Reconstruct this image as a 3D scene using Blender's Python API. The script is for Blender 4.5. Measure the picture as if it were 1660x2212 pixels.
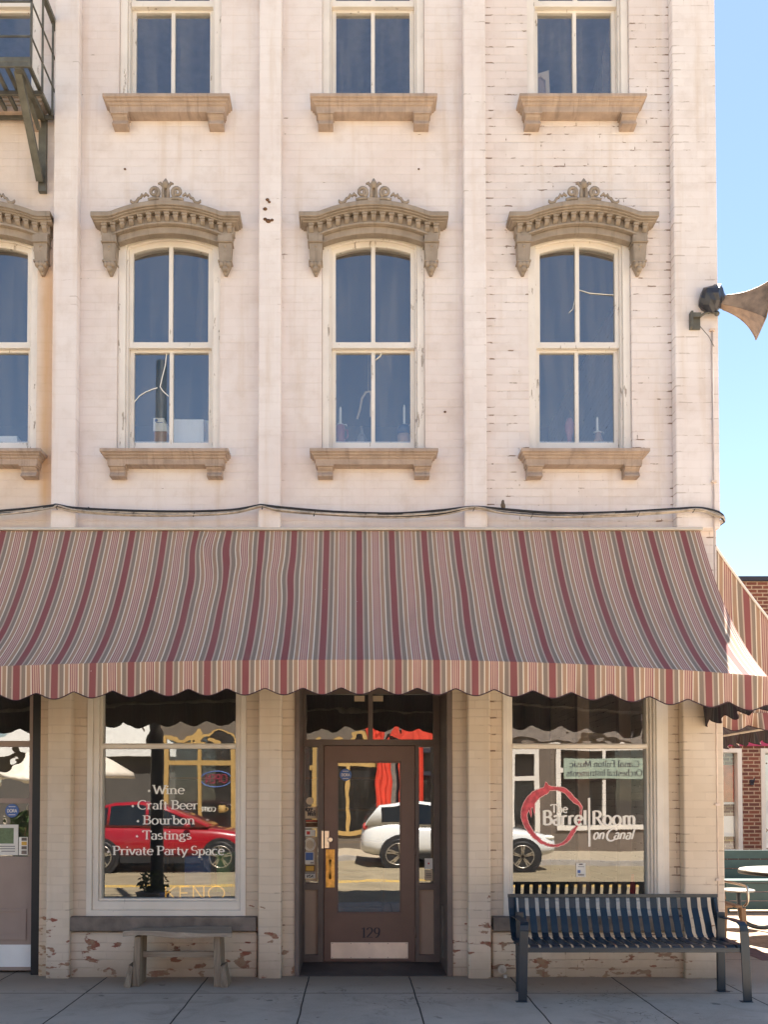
import bpy, bmesh, math, random
from mathutils import Vector, Matrix
from mathutils.geometry import delaunay_2d_cdt

random.seed(7)
sc = bpy.context.scene
for o in list(bpy.data.objects):
    bpy.data.objects.remove(o, do_unlink=True)
COL = sc.collection
R = math.radians

# ------------------------------------------------------------------ camera, sky, sun, exposure
FPX, CU, CV, PITCH = 1920.0, 765.0, 1670.0, math.asin(0.0267)   # pixel units: photograph 1660 wide
CAM = Vector((0.0, -8.0, 1.6))
cam = bpy.data.cameras.new('camera')
cam_o = bpy.data.objects.new('camera', cam)
COL.objects.link(cam_o)
cam_o.location = CAM
cam_o.rotation_euler = (math.pi / 2 + PITCH, 0, 0)
cam.sensor_fit = 'HORIZONTAL'
cam.sensor_width = 36.0
cam.lens = 36.0 * FPX / 1660.0
cam.shift_x = (830.0 - CU) / 1660.0
cam.shift_y = (CV - 1106.2) / 1660.0
cam.clip_start = 0.05
cam.clip_end = 3000
sc.camera = cam_o

SUN_AZ, SUN_EL = R(20.4), R(57.0)      # azimuth from +Y towards +X
world = bpy.data.worlds.new('World')
sc.world = world
world.use_nodes = True
wn = world.node_tree.nodes
sky = wn.new('ShaderNodeTexSky')
sky.sky_type = 'NISHITA'
sky.sun_disc = False
sky.sun_elevation = SUN_EL
sky.sun_rotation = SUN_AZ
sky.air_density = 1.0
sky.dust_density = 0.05
sky.ozone_density = 0.7
world.node_tree.links.new(sky.outputs[0], wn['Background'].inputs[0])
wn['Background'].inputs[1].default_value = 0.05

sun = bpy.data.lights.new('sun', 'SUN')
sun.energy = 5.0
sun.angle = R(0.5)
sun.color = (1.0, 0.93, 0.84)
sun_o = bpy.data.objects.new('sun', sun)
COL.objects.link(sun_o)
sdir = Vector((math.sin(SUN_AZ) * math.cos(SUN_EL), math.cos(SUN_AZ) * math.cos(SUN_EL), math.sin(SUN_EL)))
sun_o.rotation_euler = sdir.to_track_quat('Z', 'Y').to_euler()
sun_o.location = (6, 20, 30)

vs = sc.view_settings
vs.view_transform = 'Standard'
vs.look = 'None'
vs.gamma = 1.0
vs.use_curve_mapping = False
vs.exposure = 2.25
vs.use_white_balance = True          # camera white balance set for open shade
vs.white_balance_temperature = 6750
vs.white_balance_tint = 10
sc.cycles.max_bounces = 10
sc.cycles.diffuse_bounces = 5
sc.cycles.transparent_max_bounces = 16
sc.cycles.sample_clamp_indirect = 6.0
sc.cycles.caustics_reflective = False
sc.cycles.caustics_refractive = False
sc.cycles.use_denoising = True


def at(u, v, y=0.0):
    """measurement on the photograph -> (x, z) on the upright plane at depth y"""
    s, c = math.sin(PITCH), math.cos(PITCH)
    a, b = (u - CU) / FPX, (CV - v) / FPX
    dx, dy, dz = a, c - s * b, s + c * b
    t = (y - CAM.y) / dy
    return CAM.x + t * dx, CAM.z + t * dz


def AX(u, v, y=0.0): return at(u, v, y)[0]
def AZ(u, v, y=0.0): return at(u, v, y)[1]


# ------------------------------------------------------------------ mesh builder
def wloc(o):
    v = Vector((0, 0, 0))
    while o is not None:
        v = v + Vector(o.location)
        o = o.parent
    return v


class MB:
    def __init__(self):
        self.bm = bmesh.new()
        self.uv = None

    def face(self, pts, mi=0, uvs=None):
        vs_ = [self.bm.verts.new(p) for p in pts]
        f = self.bm.faces.new(vs_)
        f.material_index = mi
        if uvs is not None:
            if self.uv is None:
                self.uv = self.bm.loops.layers.uv.new('UVMap')
            for l, t in zip(f.loops, uvs):
                l[self.uv].uv = t
        return f

    def box(self, x0, x1, y0, y1, z0, z1, mi=0, m=None):
        p = [(x0, y0, z0), (x1, y0, z0), (x1, y1, z0), (x0, y1, z0),
             (x0, y0, z1), (x1, y0, z1), (x1, y1, z1), (x0, y1, z1)]
        return self.hexa(p, mi, m)

    def hexa(self, p, mi=0, m=None):
        v = [self.bm.verts.new(m @ Vector(q) if m is not None else q) for q in p]
        for q in ((0, 3, 2, 1), (4, 5, 6, 7), (0, 1, 5, 4), (1, 2, 6, 5), (2, 3, 7, 6), (3, 0, 4, 7)):
            f = self.bm.faces.new([v[i] for i in q])
            f.material_index = mi
        return v

    def plate(self, outer, holes=(), y0=0.0, y1=0.1, mi=0, axis='y'):
        """flat shape in (x,z) with holes, y0 (front) to y1 (back); axis 'x': shape in (y,z) between x=y0 and x=y1"""
        loops = [list(outer)] + [list(h) for h in holes]
        flat = [p for l in loops for p in l]
        eds, k0 = [], 0
        for l in loops:
            eds += [(k0 + i, k0 + (i + 1) % len(l)) for i in range(len(l))]
            k0 += len(l)
        v2, _e, tr, ov, _oe, _of = delaunay_2d_cdt([Vector((p[0], p[1])) for p in flat], eds, [], 0, 1e-7)
        tris = []
        for t in tr:
            px, pz = sum(v2[i][0] for i in t) / 3, sum(v2[i][1] for i in t) / 3
            odd = False
            for l in loops:
                for i in range(len(l)):
                    (ax, az), (bx, bz) = l[i - 1], l[i]
                    if (az > pz) != (bz > pz) and px < (bx - ax) * (pz - az) / (bz - az) + ax:
                        odd = not odd
            if odd:
                tris.append([ov[i][0] for i in t])
        mk = (lambda p, d: (p[0], d, p[1])) if axis == 'y' else (lambda p, d: (d, p[0], p[1]))
        a = [self.bm.verts.new(mk(p, y0)) for p in flat]
        b = [self.bm.verts.new(mk(p, y1)) for p in flat]
        fs = []
        for t in tris:
            for vv in (a, b):
                try:
                    fs.append(self.bm.faces.new([vv[i] for i in t]))
                except ValueError:
                    pass
        i0 = 0
        for l in loops:
            n = len(l)
            for i in range(n):
                j = (i + 1) % n
                fs.append(self.bm.faces.new([a[i0 + i], a[i0 + j], b[i0 + j], b[i0 + i]]))
            i0 += n
        for f in fs:
            f.material_index = mi
        bmesh.ops.recalc_face_normals(self.bm, faces=fs)

    def tube(self, pts, r, n=8, mi=0, closed=False, flat=1.0):
        pts = [Vector(p) for p in pts]
        rr = r if isinstance(r, (list, tuple)) else [r] * len(pts)
        rings = []
        up = Vector((0, 0, 1))
        prev = None
        for i, p in enumerate(pts):
            if closed:
                d = pts[(i + 1) % len(pts)] - pts[i - 1]
            else:
                d = pts[min(i + 1, len(pts) - 1)] - pts[max(i - 1, 0)]
            if d.length < 1e-9:
                d = Vector((0, 0, 1))
            d.normalize()
            if prev is None:
                a = up if abs(d.dot(up)) < 0.9 else Vector((1, 0, 0))
                s = d.cross(a).normalized()
            else:
                s = (prev - d * prev.dot(d))
                s = s.normalized() if s.length > 1e-6 else d.orthogonal().normalized()
            prev = s
            t = d.cross(s)
            rings.append([self.bm.verts.new(p + (s * math.cos(2 * math.pi * k / n) + t * flat * math.sin(2 * math.pi * k / n)) * rr[i]) for k in range(n)])
        m = len(rings)
        for i in range(m if closed else m - 1):
            A, B = rings[i], rings[(i + 1) % m]
            for k in range(n):
                f = self.bm.faces.new([A[k], A[(k + 1) % n], B[(k + 1) % n], B[k]])
                f.material_index = mi
                f.smooth = True
        if not closed:
            for rg, rev in ((rings[0], True), (rings[-1], False)):
                f = self.bm.faces.new(list(reversed(rg)) if rev else rg)
                f.material_index = mi

    def bar(self, pts, w, t, side=Vector((1, 0, 0)), mi=0):
        """flat strap of width w along `side`, thickness t, following pts"""
        pts = [Vector(p) for p in pts]
        rings = []
        for i, p in enumerate(pts):
            d = (pts[min(i + 1, len(pts) - 1)] - pts[max(i - 1, 0)]).normalized()
            nrm = d.cross(side).normalized()
            rings.append([self.bm.verts.new(p + side * (sx * w / 2) + nrm * (sn * t / 2)) for sx, sn in ((-1, -1), (1, -1), (1, 1), (-1, 1))])
        for A, B in zip(rings[:-1], rings[1:]):
            for k in range(4):
                self.bm.faces.new([A[k], A[(k + 1) % 4], B[(k + 1) % 4], B[k]]).material_index = mi
        self.bm.faces.new(list(reversed(rings[0]))).material_index = mi
        self.bm.faces.new(rings[-1]).material_index = mi

    def lathe(self, prof, cx, cy, n=20, mi=0, z0=0.0):
        rings = []
        for r, z in prof:
            rings.append([self.bm.verts.new((cx + max(r, 1e-4) * math.cos(2 * math.pi * k / n), cy + max(r, 1e-4) * math.sin(2 * math.pi * k / n), z0 + z)) for k in range(n)])
        for A, B in zip(rings[:-1], rings[1:]):
            for k in range(n):
                f = self.bm.faces.new([A[k], A[(k + 1) % n], B[(k + 1) % n], B[k]])
                f.smooth = True
                f.material_index = mi
        self.bm.faces.new(list(reversed(rings[0]))).material_index = mi
        self.bm.faces.new(rings[-1]).material_index = mi

    def loft(self, rings, mi=0, cap=True, smooth=True, closed=True):
        vr = [[self.bm.verts.new(p) for p in r] for r in rings]
        n = len(vr[0])
        for A, B in zip(vr[:-1], vr[1:]):
            for k in range(n if closed else n - 1):
                f = self.bm.faces.new([A[k], A[(k + 1) % n], B[(k + 1) % n], B[k]])
                f.smooth = smooth
                f.material_index = mi
        if cap:
            self.bm.faces.new(list(reversed(vr[0]))).material_index = mi
            self.bm.faces.new(vr[-1]).material_index = mi

    def disc(self, cx, cz, y, rx, rz=None, n=24, mi=0):
        rz = rz or rx
        self.face([(cx + rx * math.cos(2 * math.pi * k / n), y, cz + rz * math.sin(2 * math.pi * k / n)) for k in range(n)], mi)

    def ball(self, c, rx, ry=None, rz=None, seg=12, rings=8, mi=0):
        ry = ry or rx
        rz = rz or rx
        r = bmesh.ops.create_uvsphere(self.bm, u_segments=seg, v_segments=rings, radius=1.0,
                                      matrix=Matrix.Translation(c) @ Matrix.Diagonal((rx, ry, rz, 1)))
        for v in r['verts']:
            for f in v.link_faces:
                f.smooth = True
                f.material_index = mi

    def build(self, name, mats, parent=None, bevel=0.0, fix=False, segs=2):
        bm = self.bm
        if fix:
            bmesh.ops.recalc_face_normals(bm, faces=bm.faces[:])
        if parent is not None:
            bmesh.ops.translate(bm, verts=bm.verts[:], vec=-wloc(parent))
        me = bpy.data.meshes.new(name)
        bm.to_mesh(me)
        bm.free()
        for m in (mats if isinstance(mats, (list, tuple)) else [mats]):
            me.materials.append(m)
        o = bpy.data.objects.new(name, me)
        COL.objects.link(o)
        o.parent = parent
        if bevel > 0:
            b = o.modifiers.new('bevel', 'BEVEL')
            b.width = bevel
            b.segments = segs
            b.limit_method = 'ANGLE'
            b.angle_limit = R(40)
        return o


def tag(o, label=None, cat=None, group=None, kind=None):
    if label: o['label'] = label
    if cat: o['category'] = cat
    if group: o['group'] = group
    if kind: o['kind'] = kind
    return o


def thing(name, label, cat, loc=(0, 0, 0), group=None):
    o = bpy.data.objects.new(name, None)
    o.empty_display_size = 0.1
    COL.objects.link(o)
    o.location = loc
    return tag(o, label, cat, group)


def copy_tree(o, parent=None):
    c = o.copy()
    COL.objects.link(c)
    c.parent = parent
    for ch in [k for k in bpy.data.objects if k.parent is o]:
        copy_tree(ch, c)
    return c


def rect(x0, x1, z0, z1): return [(x0, z0), (x1, z0), (x1, z1), (x0, z1)]


def arched(x0, x1, z0, zs, rise, n=14):
    """rectangle with a segmental arch on top; zs = springing height"""
    c, h = (x0 + x1) / 2, (x1 - x0) / 2
    pts = [(x0, z0), (x1, z0)]
    for i in range(n + 1):
        t = 1 - 2 * i / n
        pts.append((c + h * t, zs + rise * (1 - t * t)))
    return pts


# ------------------------------------------------------------------ materials
class NT:
    def __init__(self, name):
        self.m = bpy.data.materials.new(name)
        self.m.use_nodes = True
        self.t = self.m.node_tree
        self.t.nodes.clear()
        self.out = self.t.nodes.new('ShaderNodeOutputMaterial')

    def n(self, typ, ins=None, **kw):
        nd = self.t.nodes.new('ShaderNode' + typ)
        for k, v in kw.items():
            setattr(nd, k, v)
        for k, v in (ins or {}).items():
            self.put(nd, k, v)
        return nd

    def put(self, nd, k, v):
        s = nd.inputs[k]
        if hasattr(v, 'is_output'):
            self.t.links.new(v, s)
        else:
            s.default_value = v

    def math(self, op, a, b=None, c=None, clamp=False):
        nd = self.n('Math', operation=op, use_clamp=clamp)
        for i, v in enumerate((a, b, c)):
            if v is not None:
                self.put(nd, i, v)
        return nd.outputs[0]

    def mix(self, f, a, b, blend='MIX'):
        nd = self.n('Mix', data_type='RGBA', blend_type=blend)
        self.put(nd, 0, f)
        self.put(nd, 6, c4(a) if not hasattr(a, 'is_output') else a)
        self.put(nd, 7, c4(b) if not hasattr(b, 'is_output') else b)
        return nd.outputs[2]

    def ramp(self, f, stops, interp='LINEAR'):
        nd = self.n('ValToRGB', {0: f})
        cr = nd.color_ramp
        cr.interpolation = interp
        while len(cr.elements) < len(stops):
            cr.elements.new(0.5)
        for e, (p, c) in zip(cr.elements, stops):
            e.position = p
            e.color = c4(c)
        return nd.outputs[0]

    def step(self, f, lo, hi):
        nd = self.n('MapRange', {0: f, 1: lo, 2: hi}, interpolation_type='SMOOTHSTEP')
        return nd.outputs[0]

    def noise(self, vec, scale, detail=4.0, rough=0.55, dist=0.0):
        nd = self.n('TexNoise', {'Scale': scale, 'Detail': detail, 'Roughness': rough, 'Distortion': dist})
        if vec is not None:
            self.put(nd, 'Vector', vec)
        return nd.outputs[0]

    def pos(self): return self.n('NewGeometry').outputs['Position']
    def obj(self): return self.n('TexCoord').outputs['Object']

    def xyz(self, v):
        s = self.n('SeparateXYZ', {0: v})
        return s.outputs[0], s.outputs[1], s.outputs[2]

    def vec(self, x, y, z):
        return self.n('CombineXYZ', {0: x, 1: y, 2: z}).outputs[0]

    def bump(self, h, strength, dist=0.01):
        return self.n('Bump', {'Height': h, 'Strength': strength, 'Distance': dist}).outputs[0]

    def pbsdf(self, col, rough=0.6, metal=0.0, normal=None, spec=0.5):
        b = self.n('BsdfPrincipled')
        self.put(b, 'Base Color', c4(col) if not hasattr(col, 'is_output') else col)
        self.put(b, 'Roughness', rough)
        self.put(b, 'Metallic', metal)
        self.put(b, 'Specular IOR Level', spec)
        if normal is not None:
            self.put(b, 'Normal', normal)
        return b.outputs[0]

    def done(self, sh):
        self.t.links.new(sh, self.out.inputs[0])
        return self.m


def c4(c):
    return tuple(c) if len(c) == 4 else (c[0], c[1], c[2], 1.0)


def M(name, col, rough=0.6, metal=0.0, var=0.12, scale=6.0, bump=0.15, bscale=60.0, spec=0.4, use_obj=False, rvar=0.1):
    k = NT(name)
    p = k.obj() if use_obj else k.pos()
    n1 = k.noise(p, scale, 5)
    lo = tuple(max(0, c * (1 - var)) for c in col[:3])
    hi = tuple(min(1, c * (1 + var)) for c in col[:3])
    cc = k.ramp(n1, [(0.3, lo), (0.7, hi)])
    n2 = k.noise(p, bscale, 3)
    nr = k.bump(n2, bump, 0.004)
    rg = k.math('MULTIPLY_ADD', n1, rvar * 2, rough - rvar, clamp=True)
    return k.done(k.pbsdf(cc, rg, metal, nr, spec))


def brick_coords(k):
    x, y, z = k.xyz(k.pos())
    return k.vec(k.math('ADD', x, y), z, 0.0), x, y, z


def painted_brick(name, base, base2, chips=1.0, bump=0.35, peel=1.0, joints=1.0):
    k = NT(name)
    v, x, y, z = brick_coords(k)
    p = k.pos()
    wob = k.noise(p, 9.0, 2)
    v2 = k.n('VectorMath', {0: v, 1: k.vec(0.0, k.math('MULTIPLY_ADD', wob, 0.012, -0.006), 0.0)}, operation='ADD').outputs[0]
    br = k.n('TexBrick', {'Vector': v2, 'Color1': (1, 1, 1, 1), 'Color2': (.8, .8, .8, 1), 'Mortar': (0, 0, 0, 1), 'Scale': 1.0,
                          'Mortar Size': 0.006, 'Mortar Smooth': 0.6, 'Bias': 0.0, 'Brick Width': 0.215, 'Row Height': 0.0745})
    zr = k.math('FRACT', k.math('DIVIDE', k.math('ADD', z, k.math('MULTIPLY_ADD', wob, 0.012, -0.006)), 0.0745))
    bed = k.math('SUBTRACT', 1.0, k.step(k.math('ABSOLUTE', k.math('SUBTRACT', zr, 0.04)), 0.02, 0.13))
    brk = k.step(k.noise(k.vec(k.math('MULTIPLY', x, 2.2), k.math('MULTIPLY', y, 2.2), k.math('MULTIPLY', z, 9.0)), 1.0, 4, 0.6), 0.36, 0.66)
    fac = k.math('MAXIMUM', k.math('MULTIPLY', bed, k.math('MULTIPLY_ADD', brk, 0.85, 0.15)), k.math('MULTIPLY', br.outputs['Fac'], k.math('MULTIPLY', brk, 0.4)))
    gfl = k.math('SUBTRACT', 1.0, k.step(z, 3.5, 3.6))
    thick = k.math('MAXIMUM', gfl, k.math('MULTIPLY_ADD', k.step(x, 0.3, 1.6), 0.47, 0.53))      # the left bays carry more coats of paint
    fac = k.math('MULTIPLY', fac, k.math('MULTIPLY', thick, joints))
    big = k.noise(p, 0.9, 4, 0.6)
    med = k.noise(p, 5.0, 6, 0.65)
    col = k.mix(k.step(big, 0.35, 0.65), base, base2)
    col = k.mix(k.math('MULTIPLY', k.step(med, 0.45, 0.75), 0.30), col, (0.54, 0.44, 0.37))
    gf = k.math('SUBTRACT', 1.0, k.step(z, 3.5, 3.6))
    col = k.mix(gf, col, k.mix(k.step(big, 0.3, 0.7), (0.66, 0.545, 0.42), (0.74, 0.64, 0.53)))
    # soft mortar tone
    col = k.mix(k.math('MULTIPLY', fac, k.math('MULTIPLY_ADD', gf, 0.28, 0.24)), col, (0.40, 0.30, 0.24))
    col = k.mix(k.math('MULTIPLY', thick, 0.13), col, k.n('TexBrick', {'Vector': v2, 'Color1': (1, 1, 1, 1), 'Color2': (.35, .32, .30, 1), 'Mortar': (.8, .8, .8, 1), 'Scale': 1.0, 'Mortar Size': 0.004, 'Bias': -.35, 'Brick Width': 0.215, 'Row Height': 0.0745}).outputs['Color'], 'MULTIPLY')
    # vertical run-off stains
    run = k.noise(k.vec(k.math('MULTIPLY', x, 7.0), y, k.math('MULTIPLY', z, 0.45)), 1.0, 5, 0.6)
    col = k.mix(k.math('MULTIPLY', k.step(run, 0.50, 0.75), 0.36), col, (0.58, 0.45, 0.33))
    # chips along the mortar beds, most on the right-hand bay
    chn = k.noise(k.vec(k.math('MULTIPLY', x, 6.0), k.math('MULTIPLY', y, 6.0), k.math('MULTIPLY', z, 13.4)), 1.0, 5, 0.6)
    pat = k.noise(p, 0.8, 3)
    right = k.math('MULTIPLY_ADD', k.step(x, 0.6, 1.6), 0.105, 0.0)
    thr = k.math('SUBTRACT', 0.665, right)
    for ue in (166, 609, 1057, 1458):
        ed = k.math('SUBTRACT', 1.0, k.step(k.math('ABSOLUTE', k.math('SUBTRACT', x, AX(ue, 900, 0.0))), 0.02, 0.07))
        thr = k.math('SUBTRACT', thr, k.math('MULTIPLY', ed, 0.10))
    thr = k.math('SUBTRACT', thr, k.math('MULTIPLY_ADD', pat, 0.14, -0.07))
    cm = k.math('MULTIPLY', k.step(k.math('SUBTRACT', chn, thr), 0.0, 0.04), k.step(fac, 0.06, 0.35))
    cm = k.math('MULTIPLY', cm, 0.95 * chips)
    col = k.mix(cm, col, (0.24, 0.165, 0.12))
    # paint fallen off near the ground: red brick faces and grey mortar
    pn = k.noise(k.vec(k.math('MULTIPLY', k.math('ADD', x, y), 5.2), 0.0, k.math('MULTIPLY', z, 12.0)), 1.0, 5, 0.55)
    low = k.math('SUBTRACT', 1.0, k.step(z, 0.15, 1.25))
    pm = k.step(k.math('SUBTRACT', k.math('MULTIPLY_ADD', low, 0.175, pn), 0.750), 0.0, 0.03)
    pm = k.math('MULTIPLY', pm, peel)
    pm = k.math('MULTIPLY', pm, k.step(low, 0.02, 0.2))
    rb = k.mix(k.step(k.noise(p, 14.0, 4), 0.4, 0.6), (0.30, 0.105, 0.07), (0.36, 0.24, 0.16))
    col = k.mix(pm, col, rb)
    # splash dirt at the foot
    dirt = k.math('MULTIPLY', k.math('SUBTRACT', 1.0, k.step(k.math('ADD', z, k.math('MULTIPLY', med, 0.22)), 0.08, 0.40)), 0.55)
    col = k.mix(dirt, col, (0.33, 0.24, 0.16))
    # rust run in the left bay
    rx = k.math('ABSOLUTE', k.math('SUBTRACT', x, k.math('MULTIPLY_ADD', wob, 0.03, -2.805)))
    rm = k.math('SUBTRACT', 1.0, k.step(rx, 0.015, 0.11))
    rz_ = k.math('MULTIPLY', k.step(z, 4.0, 4.4), k.math('SUBTRACT', 1.0, k.step(z, 6.2, 6.75)))
    rm = k.math('MULTIPLY', k.math('MULTIPLY', rm, rz_), k.math('MULTIPLY_ADD', run, 1.2, 0.1, clamp=True))
    col = k.mix(k.math('MULTIPLY', rm, 0.85, clamp=True), col, (0.60, 0.30, 0.07))
    lw = k.math('SUBTRACT', 1.0, k.step(x, -2.85, -2.70))
    lw = k.math('MULTIPLY', lw, k.math('SUBTRACT', 1.0, k.step(z, 6.6, 8.0)))
    col = k.mix(k.math('MULTIPLY', lw, k.math('MULTIPLY_ADD', big, 0.5, 0.1)), col, (0.70, 0.50, 0.28))
    h = k.math('SUBTRACT', k.math('MULTIPLY', k.noise(p, 30.0, 6, 0.6), 0.5), k.math('MULTIPLY', fac, 0.9))
    h = k.math('SUBTRACT', h, k.math('MULTIPLY', pm, 0.7))
    h = k.math('ADD', h, k.math('MULTIPLY', med, 0.8))
    return k.done(k.pbsdf(col, 0.75, 0.0, k.bump(h, bump, 0.008), 0.25))


MAT = {}
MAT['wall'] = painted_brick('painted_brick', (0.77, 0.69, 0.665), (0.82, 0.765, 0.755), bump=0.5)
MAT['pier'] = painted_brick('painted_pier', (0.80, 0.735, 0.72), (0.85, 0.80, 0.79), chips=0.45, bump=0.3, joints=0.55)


def casing_mat(name, col, wood, amt):
    k = NT(name)
    p = k.pos()
    x, y, z = k.xyz(p)
    st = k.noise(k.vec(k.math('MULTIPLY', x, 22.0), k.math('MULTIPLY', y, 22.0), k.math('MULTIPLY', z, 5.0)), 1.0, 6, 0.7)
    md = k.noise(p, 2.5, 3)
    m = k.step(k.math('MULTIPLY_ADD', md, 0.35, st), 0.86 - amt, 0.90 - amt)
    c = k.mix(k.step(k.noise(p, 3.0, 4), 0.35, 0.7), col, tuple(q * 0.90 for q in col))
    c = k.mix(k.math('MULTIPLY', m, 0.8), c, wood)
    h = k.math('SUBTRACT', k.math('MULTIPLY', k.noise(p, 45.0, 4), 0.4), m)
    return k.done(k.pbsdf(c, 0.5, 0, k.bump(h, 0.35, 0.003), 0.4))


MAT['casing'] = casing_mat('white_window_paint', (0.85, 0.805, 0.755), (0.30, 0.24, 0.19), 0.06)
MAT['shopwhite'] = casing_mat('cream_shopfront_paint', (0.80, 0.74, 0.66), (0.38, 0.32, 0.26), 0.0)

def stone_mat(name, col):
    k = NT(name)
    p = k.pos()
    x, y, z = k.xyz(p)
    n1 = k.noise(p, 8.0, 5)
    c = k.ramp(n1, [(0.3, tuple(q * .82 for q in col)), (0.7, tuple(min(1, q * 1.15) for q in col))])
    run = k.noise(k.vec(k.math('MULTIPLY', x, 26.0), k.math('MULTIPLY', y, 4.0), k.math('MULTIPLY', z, 2.5)), 1.0, 5, 0.65)
    c = k.mix(k.math('MULTIPLY', k.step(run, 0.50, 0.72), 0.55), c, tuple(q * .55 for q in col))
    c = k.mix(k.math('MULTIPLY', k.step(k.noise(k.vec(k.math('MULTIPLY', x, 34.0), y, k.math('MULTIPLY', z, 9.0)), 1.0, 3), 0.72, 0.76), 0.5), c, (.62, .56, .50))
    rgh = k.noise(p, 40.0, 5, 0.65)
    return k.done(k.pbsdf(c, 0.75, 0, k.bump(k.math('ADD', rgh, k.math('MULTIPLY', n1, 1.5)), 0.5, 0.006), 0.25))


MAT['stone'] = stone_mat('tan_sill_paint', (0.44, 0.345, 0.285))
MAT['hoodstone'] = stone_mat('tan_cornice_paint', (0.335, 0.280, 0.230))
MAT['sillstone'] = M('grey_sandstone', (0.20, 0.165, 0.14), 0.85, var=0.3, scale=9, bump=0.6, bscale=40)
MAT['brown'] = M('brown_frame_paint', (0.150, 0.116, 0.103), 0.5, var=0.15, scale=5, bump=0.15)
MAT['door'] = M('brown_door_paint', (0.175, 0.108, 0.088), 0.42, var=0.12, scale=3, bump=0.1)
MAT['panel'] = M('tan_panel_paint', (0.40, 0.29, 0.22), 0.6, var=0.08, scale=3)
MAT['taupe'] = M('taupe_door_paint', (0.36, 0.275, 0.235), 0.55, var=0.08, scale=3)
MAT['taupe_dark'] = M('dark_taupe_paint', (0.22, 0.165, 0.135), 0.55, var=0.1, scale=3)
MAT['brass'] = M('worn_brass', (0.62, 0.36, 0.10), 0.38, 0.9, var=0.45, scale=14, bump=0.25, bscale=30, rvar=0.15)
MAT['steelbrass'] = M('brushed_kick_plate', (0.92, 0.76, 0.63), 0.42, 0.3, var=0.1, scale=5, bump=0.05)
MAT['chrome'] = M('satin_metal', (0.70, 0.64, 0.55), 0.3, 0.95, var=0.08, scale=10, bump=0.05)
MAT['rail'] = M('aluminium_head_rail', (0.62, 0.56, 0.48), 0.45, 0.3, var=0.1)
MAT['black'] = M('black_rubber', (0.018, 0.018, 0.02), 0.5, var=0.2)
MAT['cable_black'] = M('black_cable', (0.02, 0.02, 0.024), 0.45, var=0.2)
MAT['cable_grey'] = M('weathered_cable', (0.46, 0.40, 0.34), 0.6, var=0.4, scale=14)
MAT['escape'] = M('dark_green_iron', (0.12, 0.118, 0.10), 0.55, 0.15, var=0.35, scale=9, bump=0.3)
MAT['benchmetal'] = M('navy_powder_coat', (0.007, 0.022, 0.040), 0.36, 0.0, var=0.2, scale=5, bump=0.1, bscale=120, spec=0.55)
MAT['concrete_floor'] = M('dark_step_tile', (0.105, 0.085, 0.075), 0.7, var=0.25, scale=5, bump=0.3)
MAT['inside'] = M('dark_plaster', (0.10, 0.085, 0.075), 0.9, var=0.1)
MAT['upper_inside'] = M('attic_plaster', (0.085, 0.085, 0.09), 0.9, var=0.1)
MAT['woodfloor'] = M('old_floorboards', (0.13, 0.075, 0.04), 0.6, var=0.25, scale=4)
MAT['vinyl'] = M('cream_vinyl', (0.90, 0.87, 0.80), 0.5, var=0.03)
MAT['paper'] = M('white_paper', (0.80, 0.77, 0.72), 0.7, var=0.04)
MAT['paper_tan'] = M('aged_card', (0.62, 0.50, 0.36), 0.7, var=0.08)
MAT['blue'] = M('blue_print', (0.08, 0.16, 0.42), 0.5, var=0.05)
MAT['ink'] = M('dark_print', (0.03, 0.03, 0.045), 0.6, var=0.05)
MAT['redprint'] = M('red_print', (0.62, 0.07, 0.06), 0.5, var=0.05)
MAT['greenprint'] = M('green_print', (0.16, 0.22, 0.12), 0.6, var=0.2, scale=40)
MAT['yellowprint'] = M('ochre_print', (0.70, 0.42, 0.08), 0.5, var=0.05)
MAT['logored'] = M('wine_stain_vinyl', (0.62, 0.085, 0.11), 0.5, var=0.35, scale=22, bump=0.02)
MAT['logopink'] = M('pink_vinyl_edge', (0.86, 0.50, 0.48), 0.5, var=0.05)
MAT['candle'] = M('white_wax', (0.85, 0.84, 0.80), 0.4, var=0.03)
MAT['mug'] = M('maroon_glaze', (0.24, 0.03, 0.05), 0.3, var=0.15, spec=0.5)
MAT['bluejar'] = M('navy_glaze', (0.02, 0.035, 0.09), 0.3, var=0.15)
MAT['tanclay'] = M('tan_clay', (0.42, 0.27, 0.18), 0.6, var=0.15)
MAT['pinkclay'] = M('mauve_clay', (0.42, 0.18, 0.20), 0.5, var=0.15)
MAT['cardboard'] = M('cardboard', (0.42, 0.22, 0.12), 0.8, var=0.1)
MAT['whitebox'] = M('white_card', (0.88, 0.88, 0.86), 0.7, var=0.04)
MAT['horn'] = M('tan_horn_paint', (0.27, 0.195, 0.14), 0.55, 0.0, var=0.42, scale=11, bump=0.15)
MAT['wrap'] = M('black_plastic_wrap', (0.03, 0.032, 0.042), 0.38, var=0.3, scale=16, bump=0.7, bscale=24, spec=0.6)
MAT['bird'] = M('grey_brown_feathers', (0.13, 0.10, 0.075), 0.8, var=0.3, scale=60)
MAT['rust'] = M('rusty_iron', (0.17, 0.09, 0.05), 0.85, 0.2, var=0.45, scale=25, bump=0.5)


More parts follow.
